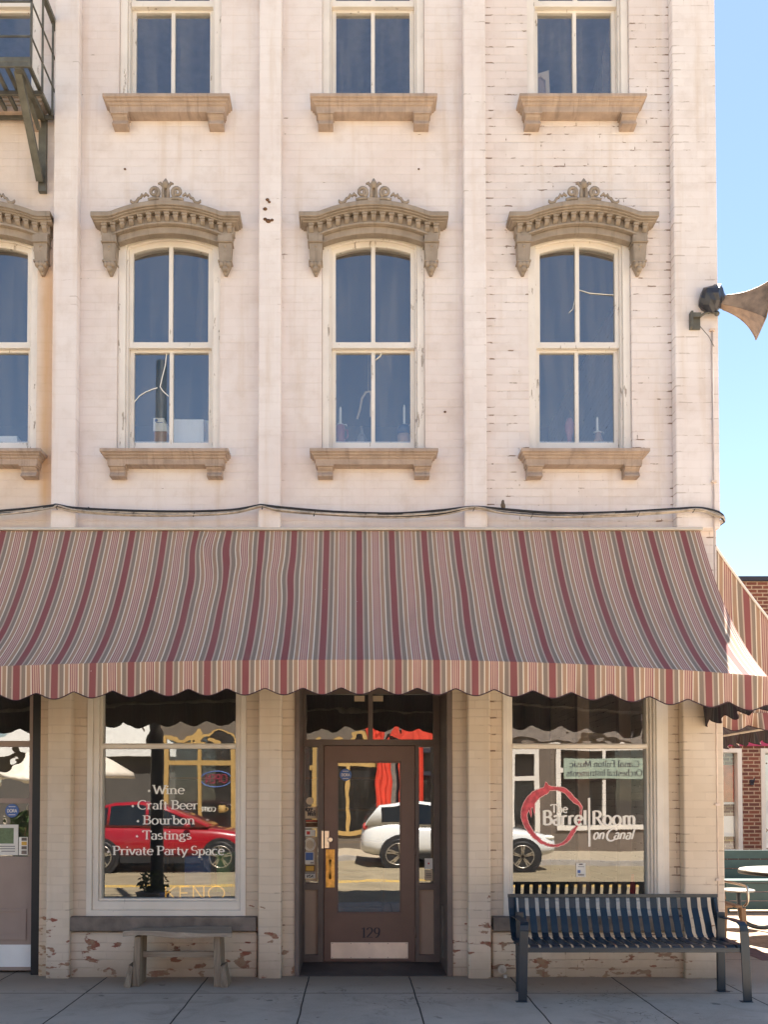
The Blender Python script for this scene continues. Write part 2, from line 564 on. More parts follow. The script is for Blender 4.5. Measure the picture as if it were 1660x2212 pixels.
def glass_mat(name, k_ref, wav, wscale, tint=(0.93, 0.96, 0.96), dust=0.03):
    k = NT(name)
    p = k.pos()
    w = k.noise(p, wscale, 1.5, 0.4)
    nr = k.bump(w, wav, 0.02)
    geo = k.n('NewGeometry')
    cs = k.math('ABSOLUTE', k.n('VectorMath', {0: geo.outputs['Incoming'], 1: geo.outputs['Normal']}, operation='DOT_PRODUCT').outputs['Value'])
    fr = k.math('MULTIPLY_ADD', k.math('POWER', k.math('SUBTRACT', 1.0, cs), 5.0), 0.9, 0.05)   # Schlick, the same from both sides
    fac = k.math('ADD', fr, k_ref, clamp=True)
    tr = k.n('BsdfTransparent', {0: c4(tint)}).outputs[0]
    gl = k.n('BsdfGlossy', {'Color': (0.95, 0.97, 1, 1), 'Roughness': 0.004, 'Normal': nr}).outputs[0]
    mx = k.n('MixShader', {0: fac, 1: tr, 2: gl}).outputs[0]
    x, y, z = k.xyz(p)
    ds = k.noise(k.vec(k.math('MULTIPLY', x, 9.0), k.math('MULTIPLY', y, 9.0), k.math('MULTIPLY', z, 1.1)), 1.0, 5, 0.6)
    df = k.math('MULTIPLY', k.math('MULTIPLY_ADD', k.step(ds, 0.35, 0.75), 1.1, 0.45), dust)
    dd = k.n('BsdfDiffuse', {'Color': (0.62, 0.60, 0.56, 1)}).outputs[0]
    return k.done(k.n('MixShader', {0: df, 1: mx, 2: dd}).outputs[0])


MAT['glass_up'] = glass_mat('old_window_glass', .22, 0.022, 2.4, dust=0.085)
MAT['glass_shop'] = glass_mat('shopfront_glass', .15, 0.035, 1.6)
MAT['glass_wavy'] = glass_mat('wavy_transom_glass', .18, 0.13, 4.0)
MAT['glass_door'] = glass_mat('door_glass', .20, 0.055, 2.6)
MAT['glass_far'] = glass_mat('far_glass', .08, 0.05, 2.0)

# striped awning cloth ----------------------------------------------------------
PER = 0.2905
RED, TAN, GREY, CREAM, PINK, PALE = (0.30, 0.085, 0.085), (0.47, 0.30, 0.195), (0.30, 0.235, 0.18), (0.86, 0.77, 0.63), (0.66, 0.46, 0.37), (0.58, 0.45, 0.36)
LINE = (0.38, 0.155, 0.14)
STRIPES = [(0.0, RED), (0.1625, PALE), (0.205, GREY), (0.305, CREAM), (0.338, TAN), (0.435, CREAM), (0.466, LINE), (0.500, PINK), (0.528, LINE),
           (0.552, PINK), (0.586, LINE), (0.610, PINK), (0.638, LINE), (0.672, CREAM), (0.703, TAN), (0.803, CREAM),
           (0.838, GREY), (0.942, PALE), (0.985, RED)]


def fabric_mat():
    k = NT('striped_awning_cloth')
    uv = k.n('UVMap').outputs[0]
    u, v, _ = k.xyz(uv)
    ph = k.math('FRACT', k.math('DIVIDE', u, PER))
    c = k.ramp(ph, STRIPES, 'CONSTANT')
    p = k.pos()
    fade = k.noise(p, 1.3, 4)
    c = k.mix(k.math('MULTIPLY_ADD', fade, 0.22, -0.02, clamp=True), c, (0.44, 0.36, 0.33))
    c = k.mix(1.0, c, (0.92, 0.90, 0.89), 'MULTIPLY')
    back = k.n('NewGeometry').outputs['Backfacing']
    stn = k.noise(k.vec(k.math('MULTIPLY', u, 5.0), k.math('MULTIPLY', v, 1.2), 0.0), 1.0, 5, 0.65)
    c = k.mix(k.math('MULTIPLY', k.step(stn, 0.50, 0.78), 0.30), c, (0.25, 0.19, 0.15))
    sp = k.noise(p, 55.0, 2)
    c = k.mix(k.math('MULTIPLY', k.step(k.math('MULTIPLY_ADD', k.noise(p, 2.0, 2), 0.12, sp), 0.85, 0.87), 0.8), c, (0.8, 0.76, 0.7))
    weave = k.math('ADD', k.noise(k.vec(k.math('MULTIPLY', u, 600.0), k.math('MULTIPLY', v, 30.0), 0.0), 1.0, 2), k.math('MULTIPLY', k.noise(p, 8.0, 4), 1.2))
    nr = k.bump(weave, 0.15, 0.004)
    c = k.mix(k.math('MULTIPLY', k.math('SUBTRACT', 1.0, back), 0.85), c, (0.026, 0.038, 0.060))  # inner face: shade of the underside put into the cloth colour as navy
    d = k.pbsdf(c, 0.8, 0, nr, 0.3)
    tl = k.n('BsdfTranslucent', {'Color': c, 'Normal': nr}).outputs[0]
    return k.done(k.n('MixShader', {0: 0.035, 1: d, 2: tl}).outputs[0])


MAT['cloth'] = fabric_mat()
MAT['piping'] = M('dark_piping', (0.05, 0.022, 0.03), 0.7)


def concrete_mat():
    k = NT('sidewalk_concrete')
    p = k.pos()
    x, y, z = k.xyz(p)
    wob = k.noise(p, 3.0, 3)
    v = k.vec(k.math('ADD', k.math('MULTIPLY_ADD', wob, 0.02, -0.01), k.math('ADD', x, 2.165 + 9.0)), k.math('ADD', y, 0.70 + 15.0), 0.0)
    br = k.n('TexBrick', {'Vector': v, 'Color1': (1, 1, 1, 1), 'Color2': (.80, .80, .80, 1), 'Mortar': (0, 0, 0, 1), 'Scale': 1.0,
                          'Mortar Size': 0.007, 'Mortar Smooth': 0.3, 'Bias': 0.0, 'Brick Width': 0.897, 'Row Height': 1.5}, offset=0.0)
    n1 = k.noise(p, 1.6, 6, 0.65)
    n2 = k.noise(p, 90.0, 4, 0.7)
    c = k.mix(k.step(n1, 0.3, 0.7), (0.40, 0.335, 0.27), (0.53, 0.45, 0.365))
    c = k.mix(0.25, c, br.outputs['Color'], 'MULTIPLY')
    c = k.mix(k.math('MULTIPLY', k.step(n2, 0.35, 0.7), 0.35), c, (0.62, 0.53, 0.43))
    spot = k.noise(p, 7.0, 2)
    c = k.mix(k.math('MULTIPLY', k.step(spot, 0.68, 0.72), 0.6), c, (0.09, 0.08, 0.07))
    st2 = k.noise(p, 2.3, 6, 0.7, 1.2)
    c = k.mix(k.math('MULTIPLY', k.step(st2, 0.52, 0.72), 0.45), c, (0.24, 0.195, 0.15))
    crk = k.math('ABSOLUTE', k.math('SUBTRACT', k.noise(p, 1.1, 5, 0.6), 0.5))
    c = k.mix(k.math('MULTIPLY', k.math('SUBTRACT', 1.0, k.step(crk, 0.0, 0.0035)), k.math('MULTIPLY', k.step(k.noise(p, 0.6, 1), 0.55, 0.6), 0.7)), c, (0.08, 0.065, 0.05))
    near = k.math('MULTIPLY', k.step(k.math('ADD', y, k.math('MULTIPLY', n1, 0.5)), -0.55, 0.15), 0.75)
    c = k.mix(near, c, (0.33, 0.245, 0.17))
    c = k.mix(br.outputs['Fac'], c, (0.05, 0.042, 0.035))
    h = k.math('SUBTRACT', k.math('MULTIPLY', n2, 0.4), k.math('MULTIPLY', br.outputs['Fac'], 1.5))
    return k.done(k.pbsdf(c, 0.85, 0, k.bump(h, 0.5, 0.006), 0.3))


MAT['concrete'] = concrete_mat()
MAT['asphalt'] = M('old_asphalt', (0.29, 0.235, 0.15), 0.9, var=0.2, scale=2.0, bump=0.5, bscale=70)
MAT['yellowline'] = M('yellow_road_paint', (0.72, 0.45, 0.08), 0.7, var=0.2)
MAT['kerb'] = M('kerb_concrete', (0.36, 0.33, 0.30), 0.85, var=0.2)
MAT['far_paving'] = M('sandy_far_paving', (0.42, 0.35, 0.25), 0.85, var=0.2)
MAT['dirt'] = M('bare_earth', (0.20, 0.16, 0.11), 0.95, var=0.3)


def brickpat(name, c1, c2, mortar, bw, rh, ms, ground=False, rough=0.85):
    k = NT(name)
    if ground:
        x, y, z = k.xyz(k.pos())
        v = k.vec(x, y, 0.0)
    else:
        v, x, y, z = brick_coords(k)
    br = k.n('TexBrick', {'Vector': v, 'Color1': c4(c1), 'Color2': c4(c2), 'Mortar': c4(mortar), 'Scale': 1.0, 'Mortar Size': ms,
                          'Mortar Smooth': 0.1, 'Bias': -0.1, 'Brick Width': bw, 'Row Height': rh})
    c = k.mix(k.math('MULTIPLY', k.step(k.noise(k.pos(), 20.0, 4), 0.35, 0.7), 0.3), br.outputs['Color'], tuple(q * 0.6 for q in c1))
    h = k.math('SUBTRACT', k.math('MULTIPLY', k.noise(k.pos(), 60.0, 3), 0.3), br.outputs['Fac'])
    return k.done(k.pbsdf(c, rough, 0, k.bump(h, 0.5, 0.006), 0.25))


MAT['redbrick'] = brickpat('red_brick', (0.24, 0.085, 0.055), (0.13, 0.055, 0.045), (0.46, 0.34, 0.24), 0.215, 0.0745, 0.011)
MAT['paver'] = brickpat('plaza_pavers', (0.42, 0.32, 0.24), (0.36, 0.27, 0.2), (0.2, 0.15, 0.12), 0.22, 0.11, 0.006, True)
MAT['paver_edge'] = brickpat('purple_edge_pavers', (0.20, 0.11, 0.10), (0.15, 0.09, 0.09), (0.1, 0.08, 0.07), 0.11, 0.22, 0.006, True)
MAT['tanbrick'] = brickpat('tan_brick', (0.46, 0.33, 0.20), (0.40, 0.29, 0.18), (0.5, 0.42, 0.32), 0.215, 0.0745, 0.01)


def wood_mat(name, a, b, axis=0, rough=0.8):
    k = NT(name)
    x, y, z = k.xyz(k.pos())
    s = [14.0, 14.0, 14.0]
    s[axis] = 1.2
    n = k.noise(k.vec(k.math('MULTIPLY', x, s[0]), k.math('MULTIPLY', y, s[1]), k.math('MULTIPLY', z, s[2])), 1.6, 6, 0.7, 0.6)
    c = k.ramp(n, [(0.25, a), (0.5, tuple((p + q) / 2 for p, q in zip(a, b))), (0.72, b)])
    return k.done(k.pbsdf(c, rough, 0, k.bump(n, 0.6, 0.006), 0.25))


MAT['greywood'] = wood_mat('weathered_plank', (0.20, 0.155, 0.115), (0.50, 0.41, 0.32), 0)
MAT['greywood_v'] = wood_mat('weathered_leg', (0.12, 0.08, 0.055), (0.42, 0.34, 0.25), 2)
MAT['tanwood'] = wood_mat('tan_chair_wood', (0.30, 0.17, 0.09), (0.50, 0.33, 0.2), 2)
MAT['greenplastic'] = M('green_bench_boards', (0.055, 0.105, 0.105), 0.55, var=0.15)

# ------------------------------------------------------------------ stroke lettering
def arc(cx, cy, rx, ry, a0, a1, n=14):
    return [(cx + rx * math.cos(R(a0 + (a1 - a0) * i / n)), cy + ry * math.sin(R(a0 + (a1 - a0) * i / n))) for i in range(n + 1)]


XH = 0.64
G = {
    ' ': ([], [], 0.30),
    'W': ([[(.04, 1), (.29, 0)], [(.29, 0), (.53, .9)], [(.53, .9), (.77, 0)], [(.77, 0), (1.02, 1)]], [(.04, 1), (1.02, 1)], 1.06),
    'i': ([[(.15, 0), (.15, XH)], [(.13, .86), (.18, .86)]], [(.15, 0), (.09, XH - .02)], .31),
    'n': ([[(.14, 0), (.14, XH)], arc(.33, .42, .19, .21, 180, 0) + [(.52, 0)]], [(.14, 0), (.08, XH - .02), (.52, 0)], .68),
    'm': ([[(.14, 0), (.14, XH)], arc(.31, .42, .17, .21, 180, 0) + [(.48, 0)], arc(.65, .42, .17, .21, 180, 0) + [(.82, 0)]], [(.14, 0), (.08, XH - .02), (.48, 0), (.82, 0)], .97),
    'h': ([[(.14, 0), (.14, 1.03)], arc(.33, .42, .19, .21, 180, 0) + [(.52, 0)]], [(.14, 0), (.08, 1.02), (.52, 0)], .67),
    'e': ([arc(.31, .32, .25, .33, 8, 318), [(.08, .35), (.56, .35)]], [], .60),
    'C': ([arc(.47, .5, .41, .51, 48, 312)], [], .86),
    'r': ([[(.14, 0), (.14, XH)], arc(.33, .40, .19, .23, 180, 55)], [(.14, 0), (.08, XH - .02)], .48),
    'a': ([arc(.27, .44, .19, .20, 150, 0) + [(.46, .08), (.53, 0)], arc(.27, .18, .19, .19, 85, 330)], [], .57),
    'f': ([[(.18, 0), (.18, .82)] + arc(.33, .82, .15, .20, 180, 50)[1:], [(.05, XH - .03), (.36, XH - .03)]], [(.18, 0)], .40),
    't': ([[(.19, .86), (.19, .16)] + arc(.31, .16, .12, .16, 180, 300)[1:], [(.06, XH - .03), (.38, XH - .03)]], [], .43),
    'B': ([[(.14, 0), (.14, 1)], [(.14, .98)] + arc(.36, .76, .21, .22, 90, -90) + [(.14, .54)], [(.14, .54)] + arc(.38, .28, .25, .26, 90, -90) + [(.14, .02)]], [(.09, 0), (.09, 1)], .72),
    'o': ([arc(.32, .32, .25, .33, 0, 360, 24)], [], .66),
    'u': ([[(.14, XH), (.14, .22)] + arc(.33, .22, .19, .22, 180, 360)[1:], [(.52, XH), (.52, 0)]], [(.08, XH - .02), (.46, XH - .02), (.57, 0)], .68),
    'b': ([[(.14, 0), (.14, 1.03)], arc(.35, .32, .21, .32, 150, -150)], [(.08, 1.02)], .64),
    'T': ([[(.38, 0), (.38, 1)], [(.02, .98), (.74, .98)], [(.03, .98), (.02, .8)], [(.73, .98), (.74, .8)]], [(.38, 0)], .74),
    's': ([arc(.24, .48, .15, .16, 40, 230, 10) + arc(.26, .165, .17, .165, 70, -150, 12)], [], .50),
    'g': ([arc(.28, .42, .19, .21, 0, 360, 20), arc(.30, -.10, .24, .15, 0, 360, 20), [(.17, .22), (.14, .10), (.24, .05), (.4, .03)], [(.42, .58), (.56, .60)]], [], .60),
    'P': ([[(.14, 0), (.14, 1)], [(.14, .98)] + arc(.36, .74, .23, .25, 90, -90) + [(.14, .49)]], [(.14, 0), (.09, 1)], .66),
    'v': ([[(.05, XH), (.29, 0)], [(.29, 0), (.53, XH)]], [(.05, XH), (.53, XH)], .58),
    'y': ([[(.05, XH), (.30, .02)], [(.55, XH), (.22, -.24), (.10, -.28)]], [(.05, XH), (.55, XH)], .58),
    'S': ([arc(.31, .74, .22, .26, 35, 240, 12) + arc(.32, .27, .24, .27, 65, -150, 14)], [], .64),
    'p': ([[(.14, -.32), (.14, XH)], arc(.35, .32, .21, .32, 150, -150)], [(.14, -.32), (.08, XH - .02)], .64),
    'c': ([arc(.31, .32, .25, .33, 50, 315)], [], .56),
    'l': ([[(.15, 0), (.15, 1.03)]], [(.15, 0), (.09, 1.02)], .30),
    'R': ([[(.14, 0), (.14, 1)], [(.14, .98)] + arc(.36, .75, .22, .24, 90, -90) + [(.14, .51)], [(.36, .51), (.68, 0)]], [(.14, 0), (.09, 1), (.70, 0)], .74),
    'K': ([[(.14, 0), (.14, 1)], [(.62, 1), (.15, .45)], [(.28, .58), (.66, 0)]], [], .72),
    'E': ([[(.14, 0), (.14, 1)], [(.14, .98), (.58, .98)], [(.14, .52), (.5, .52)], [(.14, .02), (.6, .02)]], [], .66),
    'F': ([[(.14, 0), (.14, 1)], [(.14, .98), (.58, .98)], [(.14, .52), (.5, .52)]], [(.14, 0)], .60),
    'N': ([[(.14, 0), (.14, 1)], [(.14, 1), (.66, 0)], [(.66, 0), (.66, 1)]], [], .82),
    'O': ([arc(.47, .5, .40, .5, 0, 360, 26)], [], .94),
    'D': ([[(.14, 0), (.14, 1)], [(.14, .98)] + arc(.30, .5, .42, .48, 90, -90) + [(.14, .02)]], [], .84),
    'A': ([[(.06, 0), (.38, 1)], [(.38, 1), (.70, 0)], [(.17, .34), (.59, .34)]], [], .76),
    'V': ([[(.06, 1), (.38, 0)], [(.38, 0), (.70, 1)]], [], .76),
    'I': ([[(.14, 0), (.14, 1)]], [(.14, 0), (.14, 1)], .30),
    'M': ([[(.10, 0), (.14, 1)], [(.14, 1), (.46, .1)], [(.46, .1), (.78, 1)], [(.78, 1), (.82, 0)]], [], .92),
    'U': ([[(.14, 1), (.14, .34)] + arc(.40, .34, .26, .34, 180, 360)[1:] + [(.66, 1)]], [], .80),
    '1': ([[(.10, .84), (.28, 1), (.28, 0)]], [(.28, 0)], .46),
    '2': ([arc(.30, .72, .22, .27, 165, -30, 12) + [(.08, .03), (.56, .03)]], [], .62),
    '9': ([arc(.30, .69, .21, .29, 0, 360, 20), [(.51, .69), (.48, .35), (.34, .08), (.16, .0)]], [], .62),
    '*': ([[(.02, .36), (.10, .36)]], [], .22),
    '-': ([[(.04, .32), (.3, .32)]], [], .34),
}


class Letters:
    def __init__(self, mb, y, thick=0.15, thin=0.055, serif=True, shear=0.0, mirror_y=False, mi=0):
        self.mb, self.y, self.a, self.b, self.serif, self.shear, self.i, self.mi = mb, y, thick, thin, serif, shear, 0, mi
        self.back = mirror_y
        self.xs = 1.0
        self.auto = True

    def ribbon(self, pts, x0, z0, s, bold=1.0):
        P = []
        for q in [(t[0] * self.xs, t[1]) for t in pts]:
            if not P or (abs(q[0] - P[-1][0]) + abs(q[1] - P[-1][1])) > 1e-5:
                P.append(q)
        L, Rr = [], []
        for i, (px, pz) in enumerate(P):
            ax, az = P[max(i - 1, 0)]
            bx, bz = P[min(i + 1, len(P) - 1)]
            dx, dz = bx - ax, bz - az
            if abs(dx) + abs(dz) < 1e-6:
                dx, dz = 1, 0
            l = math.hypot(dx, dz)
            nx, nz = -dz / l, dx / l
            h = math.hypot(self.a * nx, self.b * nz) * 0.5 * bold
            L.append((px + nx * h, pz + nz * h))
            Rr.append((px - nx * h, pz - nz * h))
        self.i += 1
        yy = self.y + (0.00025 * (self.i % 9)) * (1 if not self.back else -1)
        sg = -1 if self.back else 1
        W = lambda q: (x0 + sg * (q[0] + self.shear * q[1]) * s, yy, z0 + q[1] * s)
        vl = [self.mb.bm.verts.new(W(q)) for q in L]
        vr = [self.mb.bm.verts.new(W(q)) for q in Rr]
        for k in range(len(P) - 1):
            f = self.mb.bm.faces.new([vr[k], vr[k + 1], vl[k + 1], vl[k]])
            f.material_index = self.mi

    def width(self, txt, s, track=0.0):
        return sum(G[c][2] * self.xs + track for c in txt) * s

    def line(self, txt, x, z, s, track=0.0):
        sg = -1 if self.back else 1
        for c in txt:
            st, se, adv = G[c]
            for p in st:
                if c == '*':
                    a, b = self.a, self.b
                    self.a = self.b = 0.14
                    self.ribbon([(.03, .36), (.15, .36)], x, z, s)
                    self.a, self.b = a, b
                elif c == 'i' and p[0][1] > .8:
                    b = self.b
                    self.b = 0.14
                    self.ribbon([(.08, .87), (.22, .87)], x, z, s)
                    self.b = b
                else:
                    self.ribbon(p, x, z, s)
            if self.serif:
                for (sx, sz) in se:
                    dz = 0.02 if sz < 0.1 else -0.02
                    self.ribbon([(sx - .13, sz + dz), (sx + .13, sz + dz)], x, z, s)
            x += sg * (adv * self.xs + track) * s
        return x

    def fit(self, txt, x0, x1, z, s, mi=None):
        """set txt from x0 to x1 by stretching the tracking"""
        if self.auto:
            self.xs = 1.0
            self.xs = abs(x1 - x0) / self.width(txt, s)
        w = self.width(txt, s)
        tr = (abs(x1 - x0) - w) / max(len(txt), 1) / s
        self.line(txt, x0, z, s, tr)

# ================================================================== setting: ground
def sheet(name, x0, x1, y0, y1, z, m, thick=0.0):
    b = MB()
    if thick:
        b.box(x0, x1, y0, y1, z - thick, z)
    else:
        b.face([(x0, y0, z), (x1, y0, z), (x1, y1, z), (x0, y1, z)])
    return tag(b.build(name, m), kind='structure')


sheet('ground', -400, 400, -400, 400, -0.30, MAT['dirt'])
sheet('sidewalk', -40, 40, -4.2, 0.75, 0.0, MAT['concrete'], 0.2)
sheet('side_walk', 3.2, 4.0, 0.7502, 40, 0.0, MAT['concrete'], 0.2)
sheet('plaza_edge', 4.0, 4.22, 0.7502, 40, 0.004, MAT['paver_edge'], 0.2)
sheet('plaza', 4.22, 40, 0.7502, 40, 0.0, MAT['paver'], 0.2)
sheet('kerb', -40, 40, -4.36, -4.2, 0.0, MAT['kerb'], 0.25)
sheet('road', -60, 60, -14.2, -4.36, -0.13, MAT['asphalt'], 0.15)
b = MB()
for yy in (-9.05, -9.30):
    b.box(-60, 60, yy - 0.05, yy + 0.05, -0.1298, -0.126)
tag(b.build('road_markings', MAT['yellowline']), kind='structure')
sheet('far_kerb', -60, 60, -14.36, -14.2, 0.0, MAT['kerb'], 0.25)
sheet('far_sidewalk', -60, 60, -60, -14.36, -0.002, MAT['far_paving'], 0.2)

# ================================================================== the cream brick building
HB = 10.9                     # parapet height
XL = -7.0
XC = AX(1558, 1140, -0.1)     # street corner
bld = thing('brick_building', 'cream painted three storey brick building with tan window hoods and shopfront', 'building')

WX = [AX(370, 850, .13), AX(806.5, 850, .13), AX(1247, 850, .13)]
WXL = AX(-20, 850, .13)
ZS = AZ(807, 968, -0.17)                      # sill top, middle row
DZ3 = AZ(807, 202, -0.17) - ZS
RISE = 0.115
SPR = AZ(807, 505, 0.03) - RISE               # springing of the opening
HW = 0.470

holes = []
for cx in WX + [WXL]:
    for dz in (0.0, DZ3):
        holes.append(arched(cx - HW, cx + HW, ZS + dz, SPR + dz, RISE))
SW_L = dict(u0=187, u1=532, op=(221, 509), vb=1979, vop=1940)
SW_R = dict(u0=1087, u1=1446, op=(1108, 1398), vb=1979, vop=1940)
ZTOP = AZ(400, 1425, 0.0)
for w in (SW_L, SW_R):
    w['x0'], w['x1'] = AX(w['u0'], 1800), AX(w['u1'], 1800)
    w['zb'] = AZ(400, w['vb'])
    holes.append(rect(w['x0'], w['x1'], w['zb'], ZTOP))
DX0, DX1 = AX(637, 1800), AX(978, 1800)
holes.append(rect(DX0, DX1, -0.02, ZTOP))
LX1 = AX(86, 1800)
holes.append(rect(LX1 - 1.25, LX1, -0.02, ZTOP))
b = MB()
b.plate(rect(XL, XC, -0.2, HB), holes, 0.0, 0.30)
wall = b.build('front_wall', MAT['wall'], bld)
b = MB()
b.plate([(0.301, -0.2), (12, -0.2), (12, HB), (0.301, HB)], (), XC - 0.30, XC, axis='x')
b.build('side_wall', MAT['wall'], bld)
b = MB()
b.box(XL, XC - 0.31, 11.7, 12, -0.2, HB)
b.box(XL, XL + 0.3, 0.31, 11.69, -0.2, HB)
b.build('back_wall', MAT['wall'], bld)
b = MB()
b.box(XL + 0.01, XC - 0.31, 0.31, 11.69, HB - 0.5, HB - 0.3)
b.build('roof', MAT['kerb'], bld)
b = MB()
for i, (zz, pr) in enumerate(((HB + 0.0, .30), (HB + .12, .36), (HB + .22, .42))):
    b.box(XL, XC + pr * .6, -pr, 0.5 - i * .01, zz + 0.002, zz + (.12, .10, .12)[i])
b.build('cornice', MAT['stone'], bld, bevel=.015)

# pilasters above the awning, piers below it
ZP = AZ(600, 1141, -0.1)
for ua, ub in ((108.5, 162), (557.5, 606), (1005, 1053.5), (1463, 1558)):
    b = MB()
    x1 = XC if ub == 1558 else AX(ub, 1140, -.1)
    b.box(AX(ua, 1140, -.1), x1, -0.10, -0.001, ZP, HB - .002)
    b.build('pilaster', MAT['pier'], bld, bevel=.012)
ZPT = AZ(600, 1320, -0.1)
for ua, ub in ((100, 151), (558, 608), (1012, 1061), (1479, 1576)):
    b = MB()
    x1 = XC if ub == 1576 else AX(ub, 1950, -.1)
    b.box(AX(ua, 1950, -.1), x1, -0.11, -0.001, -0.1, ZPT)
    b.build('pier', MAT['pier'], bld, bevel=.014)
# strip of wall under the pilaster ends
# rough foot of the wall between the piers
for ua, ub in ((152, 557), (1062, 1478)):
    b = MB()
    b.box(AX(ua, 2050), AX(ub, 2050), -0.055, -0.001, AZ(400, 2012, -.06) - .55, AZ(400, 2013, -.06))
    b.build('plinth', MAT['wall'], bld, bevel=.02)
    b = MB()
    b.box(AX(ua, 1995) + .004, AX(ub, 1995) - .004, -0.095, 0.02, AZ(400, 2012, -.095), AZ(400, 1981, -.095))
    b.build('stone_sill', MAT['sillstone'], bld, bevel=.012, segs=3)

# interiors: dark rooms behind the glass
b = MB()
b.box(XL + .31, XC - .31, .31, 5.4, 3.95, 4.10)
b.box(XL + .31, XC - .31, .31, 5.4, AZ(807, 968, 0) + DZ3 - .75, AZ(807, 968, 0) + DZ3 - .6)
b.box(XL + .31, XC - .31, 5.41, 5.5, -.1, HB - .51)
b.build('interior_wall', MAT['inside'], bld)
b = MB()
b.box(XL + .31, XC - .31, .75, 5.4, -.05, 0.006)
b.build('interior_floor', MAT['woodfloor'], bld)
# display ledges inside the shop windows
for w in (SW_L, SW_R):
    b = MB()
    b.box(w['x0'] - .05, w['x1'] + .05, .31, .95, w['zb'] - .04, w['zb'] + .03)
    b.build('display_ledge', MAT['woodfloor'], bld, bevel=.006)


# ------------------------------------------------------------------ sash window (prototype in the middle bay, middle row)
def hood_parts(mb, cx, xmax=None):
    yb = 0.02
    cap = AZ(808, 432, -.175)          # crest of the cap
    rise, flat, base = 0.105, 0.50, 0.0
    z0 = cap - rise

    def top(x, w):
        t = min(1.0, abs(x) / flat)
        return rise * (1 - t * t) * (1.0 if t < 1 else 0)

    def layer(half, yf, zlo, zhi, lo=None):
        n = 36
        xs = [-half + 2 * half * i / n for i in range(n + 1)]
        up = [(cx + x, z0 + top(x, half) + zhi) for x in xs]
        dn = [(cx + x, z0 + (top(x, half) + zlo if lo is None else lo(x))) for x in reversed(xs)]
        mb.plate(up + dn, (), yf, yb)

    layer(.672, -.178, -.044, 0.0)
    layer(.658, -.160, -.057, -.0442)
    layer(.640, -.138, -.070, -.0572)
    layer(.605, -.080, -.145, -.0702)
    layer(.596, -.098, -.164, -.1452)
    inner = .455
    layer(inner, -.055, -.226, -.1642)
    n = 15
    for i in range(n):
        x = -.565 + 1.13 * i / (n - 1)
        zt = z0 + top(x, 1)
        w = .026
        mb.box(cx + x - w, cx + x + w, -.130, -.079, zt - .092, zt - .0705)
        mb.hexa([(cx + x - w * .8, -.118, zt - .115), (cx + x + w * .8, -.118, zt - .115), (cx + x + w * .8, -.079, zt - .140), (cx + x - w * .8, -.079, zt - .140),
                 (cx + x - w * .8, -.122, zt - .092), (cx + x + w * .8, -.122, zt - .092), (cx + x + w * .8, -.079, zt - .092), (cx + x - w * .8, -.079, zt - .092)])
    for s in (-1, 1):
        xa, xb = sorted((cx + s * .459, cx + s * .590))
        xm = (xa + xb) / 2
        zt = z0 - .1642
        mb.box(xa, xb, -.105, yb, zt - 0.0585, zt)
        mb.box(xa - .006, xb + .006, -.112, yb, zt - 0.0702, zt - 0.0587)
        # shaft tapering downwards, then the carved drop
        mb.hexa([(xa + .012, -.085, zt - 0.2223), (xb - .012, -.085, zt - 0.2223), (xb - .012, yb, zt - 0.2223), (xa + .012, yb, zt - 0.2223),
                 (xa + .004, -.095, zt - 0.0704), (xb - .004, -.095, zt - 0.0704), (xb - .004, yb, zt - 0.0704), (xa + .004, yb, zt - 0.0704)])
        for kk in range(3):
            mb.ball(Vector((xm, -.090 + kk * .009, zt - 0.0975 - kk * .038)), .016, .016, .016, 8, 6)
        mb.box(xa + .002, xb - .002, -.094, yb, zt - 0.2379, zt - 0.2225)
        for dx in (-.032, 0, .032):
            mb.ball(Vector((xm + dx, -.068, zt - 0.2535)), .026, .032, .030, 8, 6)
        mb.hexa([(xm - .012, -.040, zt - 0.3315), (xm + .012, -.040, zt - 0.3315), (xm + .012, yb, zt - 0.3315), (xm - .012, yb, zt - 0.3315),
                 (xa + .012, -.085, zt - 0.2381), (xb - .012, -.085, zt - 0.2381), (xb - .012, yb, zt - 0.2381), (xa + .012, yb, zt - 0.2381)])
        mb.ball(Vector((xm, -.062, zt - 0.2902)), .030, .030, .028, 8, 6)
    return z0 + rise


def crest_parts(mb, cx, zb):
    y = -.158

    def spiral(c, r0, r1, a0, a1, n=18):
        return [(c[0] + (r0 + (r1 - r0) * i / n) * math.cos(R(a0 + (a1 - a0) * i / n)), y, c[1] + (r0 + (r1 - r0) * i / n) * math.sin(R(a0 + (a1 - a0) * i / n))) for i in range(n + 1)]
    for s in (-1, 1):
        X = lambda p: [(cx + s * q[0] * 1.05, q[1], zb + .006 + q[2] * 1.08 - .24 * q[0] ** 2) for q in p]
        mb.tube(X(spiral((.098, .060), .046, .012, 250, 250 - 500)), [.016] * 10 + [.013] * 9, 6)
        mb.tube(X([(.02, y, -.010), (.06, y, .004), (.11, y, .006), (.15, y, -.004)]), .015, 6)
        mb.tube(X([(.145, y, .028), (.17, y, .050), (.185, y, .030), (.20, y, .046), (.215, y, .020), (.232, y, .018), (.25, y, -.012), (.275, y, -.018), (.296, y, -.002), (.298, y, .012)]),
                [.009, .015, .012, .014, .012, .012, .014, .015, .012, .007], 6)
        mb.tube(X([(.018, y, -.01), (.024, y, .05), (.020, y, .10), (.046, y, .135), (.066, y, .128)]), [.018, .015, .013, .014, .008], 6)
    mb.box(cx - .018, cx + .018, y + .01, y + .025, zb + .0, zb + .10)
    mb.box(cx - .055, cx + .055, y - .022, y + .03, zb - .03, zb + .005)
    mb.tube([(cx, y, zb + .10), (cx, y, zb + .125), (cx, y, zb + .15), (cx, y, zb + .175), (cx, y, zb + .192)], [.016, .030, .026, .016, .005], 8)
    mb.ball(Vector((cx, y - .012, zb + .138)), .03, .022, .028, 8, 6)


